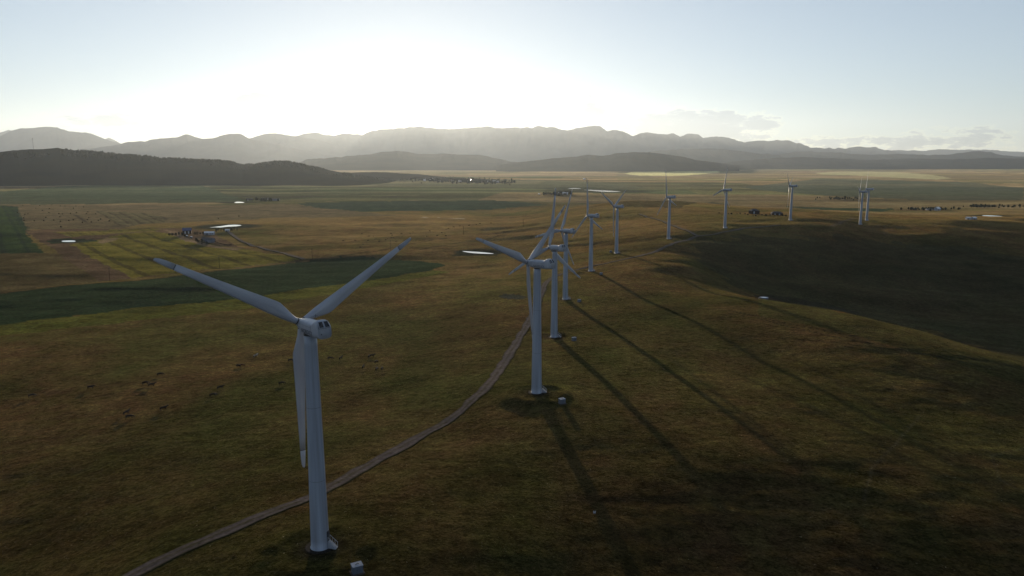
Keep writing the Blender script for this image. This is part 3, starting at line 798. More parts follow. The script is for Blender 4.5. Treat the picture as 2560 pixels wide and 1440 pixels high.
    for (ya, yb) in ((-1.12, -0.09), (0.09, 1.12)):
        for nm, off, mt_, gx, gt in (('window', 0.16, M['glass'], 0, 0),):
            sgn = 1 if ya > 0 else -1
            ys = (ya, yb); top_in = 0.10
            p = [rear(ya + (0.16 if sgn < 0 else 0), 0.97, off), rear(yb - (0.16 if sgn > 0 else 0), 0.97, off), rear(yb, 0.08, off), rear(ya, 0.08, off)]
            q = [v - Vector((-0.79, 0, 0.61)) * 0.3 for v in p]
            w = MB(); w.add(p + q, [(0, 1, 2, 3), (7, 6, 5, 4), (0, 4, 5, 1), (1, 5, 6, 2), (2, 6, 7, 3), (3, 7, 4, 0)])
            wo = w.build('window', mt_, nac)
            fr = MB()
            for i in range(4): fr.tube(p[i], p[(i + 1) % 4], 0.055)
            fr.build('frame', M['white'], wo)
    v_ = MB(); v_.lathe([(0.10, 0), (0.10, 0.06)], 12)
    ve = v_.build('vent', M['glass'], nac); ve.rotation_euler = (0, -math.pi / 2, 0); ve.location = (-6.50, 0.75, HUBH - 0.35)
    hm = MB(); hm.tube((-3.4, 0.3, HUBH + 1.3), (-3.4, 0.3, HUBH + 3.0), 0.035); hm.tube((-3.4, -0.1, HUBH + 2.7), (-3.4, 0.7, HUBH + 2.7), 0.03)
    hm.build('wind_sensor', M['darkmetal'], nac)
    se = MB()
    for sy in (-1, 1):
        zs = [(-0.4, 1.475), ]
        se.box(-3.5, 2.0, sy * 1.44 if sy > 0 else -1.475, 1.475 if sy > 0 else -1.44, HUBH + 0.50, HUBH + 0.535)
        se.box(-3.54, -3.5, sy * 1.44 if sy > 0 else -1.475, 1.475 if sy > 0 else -1.44, HUBH - 1.2, HUBH + 0.9)
    se.build('panel_seam', M['ink'], nac)
    # lettering on both flanks
    for sy in (1, -1):
        cu = bpy.data.curves.new('lettering', 'FONT'); cu.body = 'NORDEX'; cu.size = 1.12; cu.extrude = 0.012; cu.align_x = 'CENTER'; cu.space_character = 1.05
        cu.offset = 0.018
        t = bpy.data.objects.new('tmp', cu); col.objects.link(t)
        bpy.context.view_layer.update()
        me = bpy.data.meshes.new_from_object(t.evaluated_get(bpy.context.evaluated_depsgraph_get()))
        bpy.data.objects.remove(t)
        me.materials.clear(); me.materials.append(M['ink'])
        lo = bpy.data.objects.new('lettering', me); col.objects.link(lo); lo.parent = nac
        if sy > 0: R_ = Matrix(((-1, 0, 0), (0, 0, 1), (0, 1, 0))).to_4x4()
        else: R_ = Matrix(((1, 0, 0), (0, 0, -1), (0, 1, 0))).to_4x4()
        lo.matrix_local = Matrix.Translation((-1.65, sy * 1.485, HUBH - 0.95)) @ R_
    h = MB()
    prof = [(0.02, 4.95), (0.45, 4.88), (0.78, 4.65), (0.92, 4.3), (0.92, 3.6), (0.80, 3.25), (0.80, 3.1)]
    h.rings([[(x, r * math.cos(2 * math.pi * i / 24), HUBH + r * math.sin(2 * math.pi * i / 24)) for i in range(24)] for r, x in prof])
    hub = h.build('hub', M['white'], root, True); fix_normals(hub)
    for k in range(3):
        b = MB(); b.rings([blade_ring(*s) for s in BLADE_ST])
        bl = b.build('blade', M['blade'], root, True); fix_normals(bl)
        bl.location = (OV, 0, HUBH)
        t = MB(); t.rings([blade_ring(*s) for s in TIP_ST])
        tp = t.build('blade_tip', M['blade'], bl, True); fix_normals(tp)
        g = MB(); g.rings([blade_ring(26.19, .45, .10), blade_ring(26.37, .45, .10)]); g.build('tip_shaft', M['darkmetal'], bl)
        c = MB(); c.lathe([(0.66, 0.9), (0.68, 0.92), (0.68, 1.08), (0.655, 1.1)], 24); c.build('root_ring', M['darkmetal'], bl)
    p = MB(); p.lathe([(3.2, -0.6), (3.0, 0.04), (2.8, 0.06), (0.5, 0.06)], 40); p.build('base_pad', M['pad'], root)
    for f_ in (nac,):
        pass
    return root

TL = ['nearest white wind turbine with raised blades spread in a wide V, beside the dirt track',
      'second wind turbine along the row, its left blade reaching over the slim curved pond',
      'third wind turbine along the row, one blade upright, close behind the second',
      'fourth wind turbine along the row, narrow rotor behind the third, beside the dirt track',
      'fifth wind turbine along the row, blade upright over the long bright pond',
      'sixth wind turbine along the row, two blades raised in a small V above its nacelle',
      'wind turbine beside the bend of the track just before the fork, one blade upright',
      'wind turbine beyond the track fork, upright blade leaning right, left of the dark ridge houses',
      'wind turbine right of the dark ridge houses, rotor almost edge on with two raised blades',
      'nearer of the two overlapping wind turbines at the right end of the row',
      'farther of the two overlapping wind turbines, last of the row at the right']
proto = make_turbine()
turbines = []
for i, (X, Y, Z, yaw, roll) in enumerate(TURB):
    o = proto if i == 0 else copy_tree(proto)
    o.location = (X, Y, CAMZ + Z); o.rotation_euler = (0, 0, math.radians(180 - yaw)); o['label'] = TL[i]
    bl = sorted([c for c in o.children if c.name.startswith('blade')], key=lambda c: c.name)
    for k, c in enumerate(bl): c.rotation_euler = (math.radians(roll + 120 * k + (1.8 if i < 2 and k == 1 else 0)), 0, 0)
    # the doorway and stairs keep to the south-east side whatever way the nacelle points
    turbines.append(o)

# ---------------------------------------------------------------- transformer cabinets by the turbine feet
def make_cabinet():
    r = empty('transformer_cabinet', (0, 0, 0)); tag(r, 'x', 'electrical cabinet', 'electrical cabinets beside the turbine feet')
    b = MB(); b.box(-1.15, 1.15, -0.85, 0.85, 0.0, 1.75); o = b.build('body', M['boxgreen'], r)
    t = MB(); t.add([(-1.22, -0.95, 1.75), (1.22, -0.95, 1.75), (1.22, 0.95, 1.75), (-1.22, 0.95, 1.75), (-1.22, -0.95, 1.83), (1.22, -0.95, 1.83), (1.22, 0.95, 1.95), (-1.22, 0.95, 1.95)],
                    [(0, 3, 2, 1), (4, 5, 6, 7), (0, 1, 5, 4), (1, 2, 6, 5), (2, 3, 7, 6), (3, 0, 4, 7)]); t.build('lid', M['palewall'], r)
    h = MB(); h.tube((-0.45, -0.2, 1.90), (0.25, 0.25, 1.97), 0.08); h.tube((0.25, 0.25, 1.97), (0.45, -0.05, 1.95), 0.08); h.build('lid_bracket', M['darkmetal'], r)
    for s in (-0.55, 0.55):
        d = MB(); d.box(s - 0.5, s + 0.5, -0.875, -0.85, 0.12, 1.62); dd = d.build('door', M['boxgreen'], r)
        k = MB(); k.box(s - (0.42 if s > 0 else -0.34), s - (0.34 if s > 0 else -0.42), -0.92, -0.875, 0.8, 1.05); k.build('handle', M['darkmetal'], dd)
    p = MB(); p.box(-1.5, 1.5, -1.2, 1.2, -0.5, 0.0); p.build('plinth', M['gravel'], r)
    return r
cab = make_cabinet()
for i, (u, v, lab) in enumerate([(893, 1432, 'electrical cabinet on the grass beside the foot of the nearest turbine'),
                                 (1405, 1009, 'electrical cabinet right of the foot of the second turbine'),
                                 (1435, 852, 'electrical cabinet right of the foot of the third turbine'),
                                 (1448, 755, 'electrical cabinet right of the foot of the fourth turbine'),
                                 (1503, 687, 'electrical cabinet right of the foot of the fifth turbine'),
                                 (1527, 631, 'electrical cabinet left of the foot of the sixth turbine')]):
    o = cab if i == 0 else copy_tree(cab)
    X, Y = ground_at(u, v); o.location = (X, Y, gz(X, Y) + 0.2); o.rotation_euler = (0, 0, math.radians(28)); o.scale = (.84, .84, .84); o['label'] = lab

# stock tank on its trodden patch
X, Y = ground_at(1910, 747)
r = empty('stock_tank', (X, Y, gz(X, Y))); tag(r, 'round pale stock water tank on trodden earth in the shaded pasture', 'water tank')
m = MB(); m.lathe([(2.6, -0.4), (2.6, 0.95), (2.75, 1.0), (2.75, 1.08), (2.45, 1.08), (2.45, 0.8), (0.01, 0.8)], 36); m.build('tank_wall', M['bluewall'], r)
m = MB(); m.lathe([(2.44, 0.84), (2.44, 0.86), (0.01, 0.87)], 36); m.build('tank_cover', M['metalroof'], r)
m = MB(); m.box(-6.6, -3.2, -0.6, 0.2, -0.3, 0.55); m.build('trough', M['metalroof'], r)
# pale marker in the foreground grass
X, Y = ground_at(1486, 1286)
r = empty('marker_post', (X, Y, gz(X, Y))); tag(r, 'small white marker standing alone in the dark foreground grass', 'marker')
m = MB(); m.tube((0, 0, -0.3), (0, 0, 0.45), 0.04); m.build('post', M['wood'], r)
m = MB(); m.box(-0.30, 0.30, -0.04, 0.04, 0.30, 0.66); m.box(-0.30, -0.08, -0.04, 0.04, 0.66, 0.86); m.box(0.08, 0.30, -0.04, 0.04, 0.66, 0.86); m.build('plate', M['palewall'], r)

# ---------------------------------------------------------------- trees
def crown_mesh(seed, w, h, base, n=420, size=0.55, conical=False, shape=None):
    rr = random.Random(seed); vs, fs = [], []
    blobs = []
    for k in range(9):
        a = rr.uniform(0, 6.28); q = rr.uniform(0.1, 0.62) * w
        z = base + h * rr.uniform(0.15, 0.85)
        if conical: q *= max(0.1, 1 - (z - base) / h)
        blobs.append((q * math.cos(a), q * math.sin(a), z, w * rr.uniform(0.35, 0.6) * (1.15 - (z - base) / h * (0.9 if conical else 0.45))))
    blobs.append((0, 0, base + h * 0.75, w * (0.25 if conical else 0.5)))
    for i in range(n):
        b = rr.choice(blobs)
        d = Vector((rr.gauss(0, 1), rr.gauss(0, 1), rr.gauss(0, 1))).normalized() * b[3] * rr.uniform(0.6, 1.05)
        c = Vector((b[0], b[1], b[2])) + d
        if c.z < base * 0.7: c.z = base * 0.7 + rr.random() * 0.3
        s = size * rr.uniform(0.6, 1.3)
        u = Vector((rr.gauss(0, 1), rr.gauss(0, 1), rr.gauss(0, 1))).normalized(); w_ = u.orthogonal().normalized()
        k = len(vs)
        vs += [c - u * s, c + w_ * s * 0.6, c + u * s, c - w_ * s * 0.6]; fs.append((k, k + 1, k + 2, k + 3))
    return vs, fs
def make_tree(seed, w, h, trunk=0.3, conical=False):
    r = empty('tree', (0, 0, 0)); base = h * (0.12 if conical else 0.22)
    m = MB(); m.lathe([(w * 0.09, -0.5), (w * 0.07, base), (w * 0.04, h * 0.6), (0.03, h * 0.9)], 7)
    rr = random.Random(seed)
    for k in range(4):
        a = rr.uniform(0, 6.28); m.tube((0, 0, base + k * h * 0.08), (w * 0.5 * math.cos(a), w * 0.5 * math.sin(a), base + h * (0.2 + 0.1 * k)), w * 0.025, 5)
    m.build('trunk', M['bark'], r)
    vs, fs = crown_mesh(seed, w, h - base, base, size=w * 0.16, conical=conical)
    mesh_obj('crown', vs, fs, M['leaf'], r)
    return r
tree_protos = [make_tree(3, 3.2, 7.5), make_tree(4, 2.6, 9.0), make_tree(5, 2.0, 9.5, conical=True), make_tree(6, 3.6, 6.0)]
_used = [False] * 4
def place_tree(u, v, kind, s, lab, group, cat='tree'):
    X, Y = ground_at(u, v)
    o = tree_protos[kind]
    if _used[kind]: o = copy_tree(o)
    _used[kind] = True
    o.location = (X, Y, gz(X, Y)); o.rotation_euler = (0, 0, rnd.uniform(0, 6.28)); o.scale = (s * rnd.uniform(.9, 1.15), s * rnd.uniform(.9, 1.15), s * rnd.uniform(.85, 1.15))
    tag(o, lab, cat, group)
for (u, v, k, s) in [(424, 590, 0, .7), (432, 590, 3, .8), (440, 591, 0, .9), (448, 591, 1, .9), (455, 590, 0, .8), (462, 593, 3, .6)]:
    place_tree(u, v, k, s, 'dark tree in the clump left of the blue roofed barn', 'trees left of the blue roofed barn')
for (u, v, k, s) in [(487, 588, 3, .8), (494, 588, 0, .8), (501, 589, 1, .7), (508, 588, 0, .7)]:
    place_tree(u, v, k, s, 'dark tree between the barn and the pale farmhouse', 'trees between the barn and the pale farmhouse')
for (u, v, k, s) in [(541, 581, 0, .8), (547, 580, 1, .8), (553, 579, 2, .8), (560, 578.5, 0, .7), (578, 578, 3, .8), (585, 578, 1, .8), (592, 577, 0, .6)]:
    place_tree(u, v, k, s, 'tree in the windbreak below the long white pond', 'trees of the windbreak below the long pond')
for (u, v, k, s) in [(491, 606, 0, .8), (498, 608, 3, .8), (505, 611, 0, 1.0), (511, 612, 1, .7), (516, 612, 3, .7)]:
    place_tree(u, v, k, s, 'dark tree at the shaded end of the long ribbed shed', 'trees at the end of the long ribbed shed')
for i in range(17):
    u = 1800 + i * 10.3 + rnd.uniform(-3, 3); v = 534.5 + (u - 1800) * 0.045 + rnd.uniform(-1, 1)
    if 1872 < u < 1898: v += 2.5
    place_tree(u, v, rnd.choice([0, 3, 3]), rnd.uniform(.26, .48), 'low dark bush in the shelter belt along the ridge houses', 'bushes in the shelter belt by the ridge houses', 'bush')

# ---------------------------------------------------------------- farm buildings
def building(name, label, cat, u, v, L, W, hw, hr, rot, wall, roof, group=None, doors=1, hip=0.0, wins=0, lift=0.0):
    X, Y = ground_at(u, v)
    r = empty(name, (X, Y, gz(X, Y) - 0.1 + lift), math.radians(rot)); tag(r, label, cat, group)
    m = MB(); x, y = L / 2, W / 2
    m.add([(-x, -y, -0.6), (x, -y, -0.6), (x, y, -0.6), (-x, y, -0.6), (-x, -y, hw), (x, -y, hw), (x, y, hw), (-x, y, hw), (-x + hip, 0, hw + hr), (x - hip, 0, hw + hr)],
          [(0, 3, 2, 1), (0, 1, 5, 4), (2, 3, 7, 6), (1, 2, 6, 9, 5) if hip == 0 else (1, 2, 6, 5), (3, 0, 4, 8, 7) if hip == 0 else (3, 0, 4, 7)])
    m.build('wall', wall, r)
    e = 0.5; k = hr / y
    q = MB(); z0 = hw - e * k + 0.06; zr = hw + hr + 0.06
    for s in (-1, 1):
        a = [(-x - e, s * (y + e), z0), (x + e, s * (y + e), z0), (x + (e if hip == 0 else -hip), 0, zr), (-x - (e if hip == 0 else -hip), 0, zr)]
        q.add(a + [(p[0], p[1], p[2] + 0.18) for p in a], [(0, 1, 2, 3), (7, 6, 5, 4), (0, 4, 5, 1), (1, 5, 6, 2), (2, 6, 7, 3), (3, 7, 4, 0)])
    if hip:
        for s in (-1, 1):
            a = [(s * (x + e), -y - e, z0), (s * (x + e), y + e, z0), (s * (x - hip), 0, zr)]
            q.add(a + [(p[0], p[1], p[2] + 0.18) for p in a], [(0, 1, 2), (5, 4, 3), (0, 3, 4, 1), (1, 4, 5, 2), (2, 5, 3, 0)])
    ro = q.build('roof', roof, r)
    for i in range(doors):
        d = MB(); xx = -x * 0.4 + i * x * 0.8
        d.box(xx - 1.1 * min(1, hw / 3), xx + 1.1 * min(1, hw / 3), -y - 0.06, -y, 0, hw * 0.8); d.build('door', M['palewall'] if wall != M['palewall'] else M['greyroof'], r)
    for i in range(wins):
        d = MB(); xx = -x + L * (i + 0.5) / wins
        d.box(xx - 0.6, xx + 0.6, -y - 0.05, -y, hw * 0.4, hw * 0.75); d.build('window', M['glass'], r)
    return r
building('barn', 'tall dark barn with a blue roof at the left of the farmyard', 'barn', 468, 583.5, 13, 10, 5.2, 4.0, 20, M['barnwall'], M['blueroof'], doors=2)
building('house', 'low pale farmhouse with light metal roof in the middle of the farmyard', 'house', 524, 586, 15, 8, 2.8, 2.2, 8, M['palewall'], M['metalroof'], wins=4)
building('shed', 'small pale shed among the windbreak trees below the long pond', 'shed', 569, 578.5, 7, 5, 2.4, 1.3, 10, M['palewall'], M['metalroof'])
sh = building('shed', 'long ribbed blue grey shed at the front of the farmyard', 'shed', 521, 605.5, 18, 9, 4.6, 2.4, -24, M['bluewall'], M['greyroof'], doors=0)
m = MB()
for i in range(7): m.box(-8 + i * 2.6, -7.6 + i * 2.6, -4.62, -4.5, 0, 4.5)
m.build('rib', M['palewall'], sh)
for (u, v, lab) in ((467, 592.5, 'larger of the two white roofed bins in the farmyard'), (478.5, 595.5, 'smaller white roofed bin right of its twin in the farmyard')):
    X, Y = ground_at(u, v); r = empty('grain_bin', (X, Y, gz(X, Y) - 0.2)); tag(r, lab, 'grain bin', 'white roofed bins in the farmyard')
    m = MB(); m.lathe([(1.9, -0.4), (1.9, 2.3)], 20); m.build('bin_wall', M['greyroof'], r)
    m = MB(); m.lathe([(2.1, 2.3), (2.1, 2.4), (0.4, 3.2), (0.3, 3.4)], 20); m.build('roof', M['metalroof'], r)
# pole corral running right of the long shed
P = [ground_at(*p) for p in [(537, 606), (548, 610), (560, 613), (570, 614.5), (579, 612)]]
X0, Y0 = P[0]; r = empty('fence', (X0, Y0, gz(X0, Y0))); tag(r, 'low dark board fence running right from the long ribbed shed', 'fence')
for (a, b_) in zip(P[:-1], P[1:]):
    m = MB()
    for k in range(9):
        t = k / 8; x = a[0] + (b_[0] - a[0]) * t; y = a[1] + (b_[1] - a[1]) * t; z = gz(x, y) - r.location.z
        m.box(x - X0 - .1, x - X0 + .1, y - Y0 - .1, y - Y0 + .1, z - .4, z + 1.9)
    for h_ in (0.5, 1.0, 1.5):
        za, zb = gz(*a) - r.location.z + h_, gz(*b_) - r.location.z + h_
        m.add([(a[0] - X0, a[1] - Y0, za), (b_[0] - X0, b_[1] - Y0, zb), (b_[0] - X0, b_[1] - Y0, zb + .36), (a[0] - X0, a[1] - Y0, za + .36),
               (a[0] - X0, a[1] - Y0 + .08, za), (b_[0] - X0, b_[1] - Y0 + .08, zb), (b_[0] - X0, b_[1] - Y0 + .08, zb + .36), (a[0] - X0, a[1] - Y0 + .08, za + .36)],
              [(0, 1, 2, 3), (7, 6, 5, 4), (3, 2, 6, 7), (0, 4, 5, 1)])
    m.build('fence_panel', M['wood'], r)
building('house', 'dark two storey hip roofed house on the ridge, left of the pair', 'house', 1885, 534, 13, 10, 4.6, 2.9, 10, M['barnwall'], M['greyroof'], wins=3, doors=1, hip=4)
building('house', 'long dark low house on the ridge with pale garage doors, right of the pair', 'house', 1942, 537, 16, 9, 2.7, 2.3, -12, M['barnwall'], M['greyroof'], wins=2, doors=2, hip=3)
building('shed', 'long grey shed of the far farm beyond the hay field', 'shed', 686, 501.5, 34, 12, 5, 2.5, 5, M['bluewall'], M['greyroof'])
building('barn', 'dark roofed barn of the far farm beyond the hay field', 'barn', 665, 500, 30, 14, 5, 3, -8, M['palewall'], M['greyroof'])
building('house', 'small farmhouse right of the thin pond on the far farm', 'house', 624, 501, 22, 11, 4, 3, 5, M['barnwall'], M['greyroof'])
building('shed', 'long pale shed among trees behind the raised blade of the third turbine', 'shed', 1404, 486.5, 48, 16, 5, 4, -5, M['palewall'], M['metalroof'])
building('house', 'bright roofed farm building standing alone among dark trees at the far right', 'house', 2343, 526, 13, 10, 5, 4, 30, M['palewall'], M['metalroof'])
building('shed', 'low pale shed left of the bright roofed building at the far right', 'shed', 2323, 525.5, 16, 8, 3, 2, 0, M['palewall'], M['greyroof'])
building('shed', 'small pale shed below the dark mound at the far right', 'shed', 2420, 548.5, 6, 5, 2.4, 1.4, 0, M['palewall'], M['metalroof'])
building('shed', 'small shed at the right end of the group below the dark mound', 'shed', 2434, 548.5, 7, 5, 2.4, 1.6, 20, M['palewall'], M['metalroof'])

# ---------------------------------------------------------------- lattice mast on the wooded hill
def on_ridge(u, back=0.0):
    k = int(np.argmin(np.abs(hu - u)))
    return float(hX[k]), float(hd[k]), float(hZ[k] + CAMZ)
X, Y, Z = on_ridge(85)
r = empty('radio_mast', (X, Y, Z - 4)); tag(r, 'thin guyed lattice mast on top of the wooded hill at the left', 'radio mast')
m = MB()
for a in range(3):
    ax, ay = 1.3 * math.cos(a * 2.094), 1.3 * math.sin(a * 2.094); m.tube((ax, ay, 0), (ax, ay, 82), 0.28, 5)
for k in range(20):
    for a in range(3):
        b = (a + 1 + k) % 3
        m.tube((1.3 * math.cos(a * 2.094), 1.3 * math.sin(a * 2.094), k * 4.1), (1.3 * math.cos(b * 2.094), 1.3 * math.sin(b * 2.094), k * 4.1 + 4.1), 0.14, 4)
m.build('lattice', M['darkmetal'], r)
m = MB(); m.lathe([(0.8, 80), (1.9, 81), (1.9, 83), (0.4, 84), (0.15, 90)], 10); m.build('antenna_head', M['darkmetal'], r)
m = MB()
for a in range(3): m.tube((0, 0, 60), (34 * math.cos(a * 2.094 + 1), 34 * math.sin(a * 2.094 + 1), -6), 0.07, 4)
m.build('guy_wire', M['darkmetal'], r)

# ---------------------------------------------------------------- power poles
def make_pole():
    r = empty('utility_pole', (0, 0, 0))
    m = MB(); m.lathe([(0.20, -0.6), (0.19, 0), (0.13, 12.5)], 8); m.build('pole', M['wood'], r)
    m = MB(); m.box(-1.2, 1.2, -0.08, 0.08, 11.6, 11.85); m.build('crossarm', M['wood'], r)
    for x in (-1.1, 0, 1.1):
        m = MB(); z = 11.85 if x else 12.5; m.lathe([(0.06, z), (0.11, z + 0.08), (0.05, z + 0.25)], 8, cx=x); m.build('insulator', M['glass'], r)
    return r
pp = make_pole()
for i, (u, v, lab) in enumerate([(275, 702, 'utility pole at the foot of the yellow striped field, leftmost of the line'),
        (549, 670, 'utility pole at the field edge above the left blade of the nearest turbine'),
        (781, 648, 'utility pole where the farm road meets the dark green field'),
        (977, 626, 'utility pole just left of the right blade tip of the nearest turbine'),
        (1159, 586, 'utility pole in the grass above the slim curved pond'),
        (1308, 567, 'utility pole right of the slim curved pond, rightmost of the line')]):
    o = pp if i == 0 else copy_tree(pp)
    X, Y = ground_at(u, v); o.location = (X, Y, gz(X, Y)); o.rotation_euler = (0, 0, math.radians(60)); tag(o, lab, 'utility pole', 'utility poles along the field edge')

# ---------------------------------------------------------------- cattle: one skinned body each, a few poses
def skin_mesh(name, vs, es, rad, mat):
    me = bpy.data.meshes.new(name); me.from_pydata(vs, es, []); o = bpy.data.objects.new(name, me); col.objects.link(o)
    mod = o.modifiers.new('skin', 'SKIN'); o.modifiers.new('sub', 'SUBSURF').levels = 1
    for i, q in enumerate(rad): me.skin_vertices[0].data[i].radius = q
    me.skin_vertices[0].data[0].use_root = True
    bpy.context.view_layer.update()
    m2 = bpy.data.meshes.new_from_object(o.evaluated_get(bpy.context.evaluated_depsgraph_get()))
    m2.name = name; m2.materials.clear(); m2.materials.append(mat); m2.polygons.foreach_set('use_smooth', [True] * len(m2.polygons))
    bpy.data.objects.remove(o); return m2
def cow_mesh(name, mat, grazing=True, stride=0.1):
    vs, es, rad = [], [], []
    def add(p, r_, par=None):
        vs.append(p); rad.append(r_ if isinstance(r_, tuple) else (r_, r_)); i = len(vs) - 1
        if par is not None: es.append((par, i))
        return i
    hip = add((-0.75, 0, 1.08), (0.27, 0.30)); bel = add((-0.2, 0, 0.98), (0.33, 0.37), hip); che = add((0.4, 0, 0.98), (0.31, 0.37), bel); sho = add((0.78, 0, 1.12), (0.24, 0.30), che)
    if grazing:
        nk = add((1.12, 0, 0.88), (0.15, 0.19), sho); hd_ = add((1.38, 0, 0.50), (0.13, 0.14), nk); mz = add((1.50, 0, 0.18), (0.09, 0.10), hd_)
    else:
        nk = add((1.15, 0, 1.28), (0.15, 0.18), sho); hd_ = add((1.45, 0, 1.42), (0.13, 0.15), nk); mz = add((1.78, 0, 1.24), (0.09, 0.10), hd_)
    for s in (-1, 1): add((vs[hd_][0] - 0.06, s * 0.26, vs[hd_][2] + 0.08), 0.045, hd_)
    for s in (-1, 1):
        a = add((-0.88, s * 0.17, 0.72), (0.13, 0.17), hip); b = add((-1.0 + s * stride * .3, s * 0.18, 0.42), 0.07, a); add((-0.92 + s * stride, s * 0.18, 0.05), 0.06, b)
        a = add((0.66, s * 0.16, 0.66), (0.11, 0.13), sho); b = add((0.66 - s * stride * .3, s * 0.17, 0.36), 0.065, a); add((0.66 - s * stride, s * 0.17, 0.05), 0.06, b)
    a = add((-1.06, 0, 1.16), 0.05, hip); b = add((-1.14, 0, 0.8), 0.035, a); add((-1.14, 0, 0.5), 0.05, b)
    return skin_mesh(name, vs, es, rad, mat)
cow_meshes = [cow_mesh('cow', M['hide'], True, .1), cow_mesh('cow', M['hide'], False, .18), cow_mesh('cow', M['hide_brown'], True, .05), cow_mesh('cow', M['hide_pied'], False, .12)]
def cow(u, v, k, rot, lab, group, s=1.0):
    o = bpy.data.objects.new('cow', cow_meshes[k]); col.objects.link(o)
    X, Y = ground_at(u, v); o.location = (X, Y, gz(X, Y) - 0.02); o.rotation_euler = (0, 0, math.radians(rot)); o.scale = (s, s, s)
    tag(o, lab, 'cow', group)
NG = 'cattle grazing left of the dirt track'
for (u, v, k, rot, lab) in [
    (80, 993, 0, 40, 'black cow at the far left of the herd, alone in the grass'),
    (227, 972, 1, 5, 'black cow standing side on, left of the pair of grazing cows'),
    (364, 961, 0, 30, 'left cow of the small pair in the left pasture'),
    (379, 966, 1, 20, 'right cow of the small pair in the left pasture'),
    (401, 939, 0, 25, 'small dark cow just above the grazing pair in the left pasture'),
    (409, 1025, 1, 40, 'dark cow right of the two large foreground cows'),
    (316, 1036, 1, 70, 'rear one of the two large dark cows nearest the camera on the left'),
    (324, 1046, 0, 20, 'front one of the two large dark cows nearest the camera on the left'),
    (597, 918, 0, 150, 'dark cow, left one of two standing together below the turbine blade'),
    (604, 917, 2, 10, 'reddish brown cow standing with a dark one below the turbine blade'),
    (639, 893, 3, 60, 'black and white cow farthest up the slope, left of the hanging blade'),
    (727, 904, 0, 30, 'cow close to the left edge of the hanging blade, upper one'),
    (551, 973, 1, 35, 'upper cow of the diagonal pair in the middle pasture'),
    (532, 991, 0, 50, 'lower cow of the diagonal pair in the middle pasture'),
    (705, 962, 0, 30, 'cow left of the hanging blade, lower one, grazing alone'),
    (923, 894, 0, 80, 'left cow of the top pair right of the nearest tower'),
    (930, 893, 1, 10, 'right cow of the top pair right of the nearest tower'),
    (941, 908, 0, 70, 'cow just below the top pair right of the nearest tower'),
    (908, 921, 1, 85, 'narrow cow seen end on, left of the lower pair right of the nearest tower'),
    (942, 926, 0, 80, 'left cow of the lower pair right of the nearest tower'),
    (955, 925, 0, 85, 'right cow of the lower pair right of the nearest tower'),
    (852, 899, 1, 70, 'small cow between the nearest tower and the group of six'),
    (826, 899, 0, 10, 'small low cow close to the right edge of the nearest tower')]:
    cow(u, v, k, rot, lab, NG, 1.2)
far = [(345, 244), (110, 331), (90, 333), (255, 330), (430, 332), (325, 424), (362, 382), (440, 275), (500, 275), (520, 317), (535, 310), (585, 326), (575, 344), (663, 327), (690, 310), (735, 240), (748, 264),
       (740, 297), (770, 297), (805, 345), (875, 242), (990, 237), (1028, 217), (1250, 205), (1210, 276), (1350, 267), (1412, 229), (1453, 234), (1465, 270), (1470, 178), (1500, 172), (1570, 150), (1650, 134),
       (1775, 129), (1870, 119), (1920, 105), (2068, 100)]
for (x, y) in far:
    cow(840 + x / 5.333, 540 + y / 5.333, rnd.choice([0, 0, 1, 2]), rnd.uniform(0, 360), 'tiny dark cow of the distant herd on the sunlit plain beyond the dark green field', 'distant herd on the sunlit plain', 1.15)

# ---------------------------------------------------------------- round hay bales
def bale_mesh():
    m = MB(); n = 20; prof = [(0.3, -0.76), (0.82, -0.75), (0.92, -0.62), (0.94, 0), (0.92, 0.62), (0.82, 0.75), (0.3, 0.76)]
    m.rings([[(x, r_ * math.cos(2 * math.pi * i / n), 0.92 + r_ * math.sin(2 * math.pi * i / n)) for i in range(n)] for r_, x in prof]); return m
b0 = bale_mesh().build('hay_bale', M['straw'], None, True); fix_normals(b0)
for i, (x, y) in enumerate([(605, 940), (760, 940), (735, 962), (650, 940), (495, 967), (425, 987), (360, 963), (280, 1020), (250, 1025), (490, 1007), (590, 1018), (625, 1020), (705, 1015), (765, 1008), (880, 1000), (865, 1018),
        (960, 1020), (460, 1055), (600, 1050), (243, 1085), (345, 1090), (440, 1088), (540, 1082), (605, 1095), (690, 1086), (735, 1080), (890, 1060), (875, 1078), (915, 1102), (1008, 1072), (985, 1085), (1095, 1090),
        (825, 1105), (175, 1007), (230, 935), (400, 935), (520, 930), (835, 950), (240, 1060), (610, 1150), (2390, 1042), (2185, 1065)]):
    o = b0 if i == 0 else b0.copy()
    if i: col.objects.link(o)
    X, Y = ground_at(x / 4, 280 + y / 4 + 0.6); o.location = (X, Y, gz(X, Y) - 0.05); o.rotation_euler = (0, 0, rnd.uniform(0, 3.1)); o.scale = (1.25,) * 3
    tag(o, 'round hay bale lying on the mown brown field at the far left', 'hay bale', 'hay bales on the mown field')

# ---------------------------------------------------------------- distant town, woods
def small_house(mw, mr):
    r = empty('house', (0, 0, 0))
    m = MB(); m.add([(-9, -5, -2), (9, -5, -2), (9, 5, -2), (-9, 5, -2), (-9, -5, 5), (9, -5, 5), (9, 5, 5), (-9, 5, 5), (-9, 0, 8.5), (9, 0, 8.5)],
                    [(0, 3, 2, 1), (0, 1, 5, 4), (2, 3, 7, 6), (1, 2, 6, 9, 5), (3, 0, 4, 8, 7)]); m.build('wall', mw, r)
    q = MB(); q.add([(-9.5, -5.6, 4.7), (9.5, -5.6, 4.7), (9.5, 0, 8.75), (-9.5, 0, 8.75), (-9.5, 5.6, 4.7), (9.5, 5.6, 4.7)], [(0, 1, 2, 3), (3, 2, 5, 4)]); q.build('roof', mr, r)
    return r
hp = [small_house(M['palewall'], M['greyroof']), small_house(M['palewall'], M['metalroof']), small_house(M['barnwall'], M['greyroof'])]
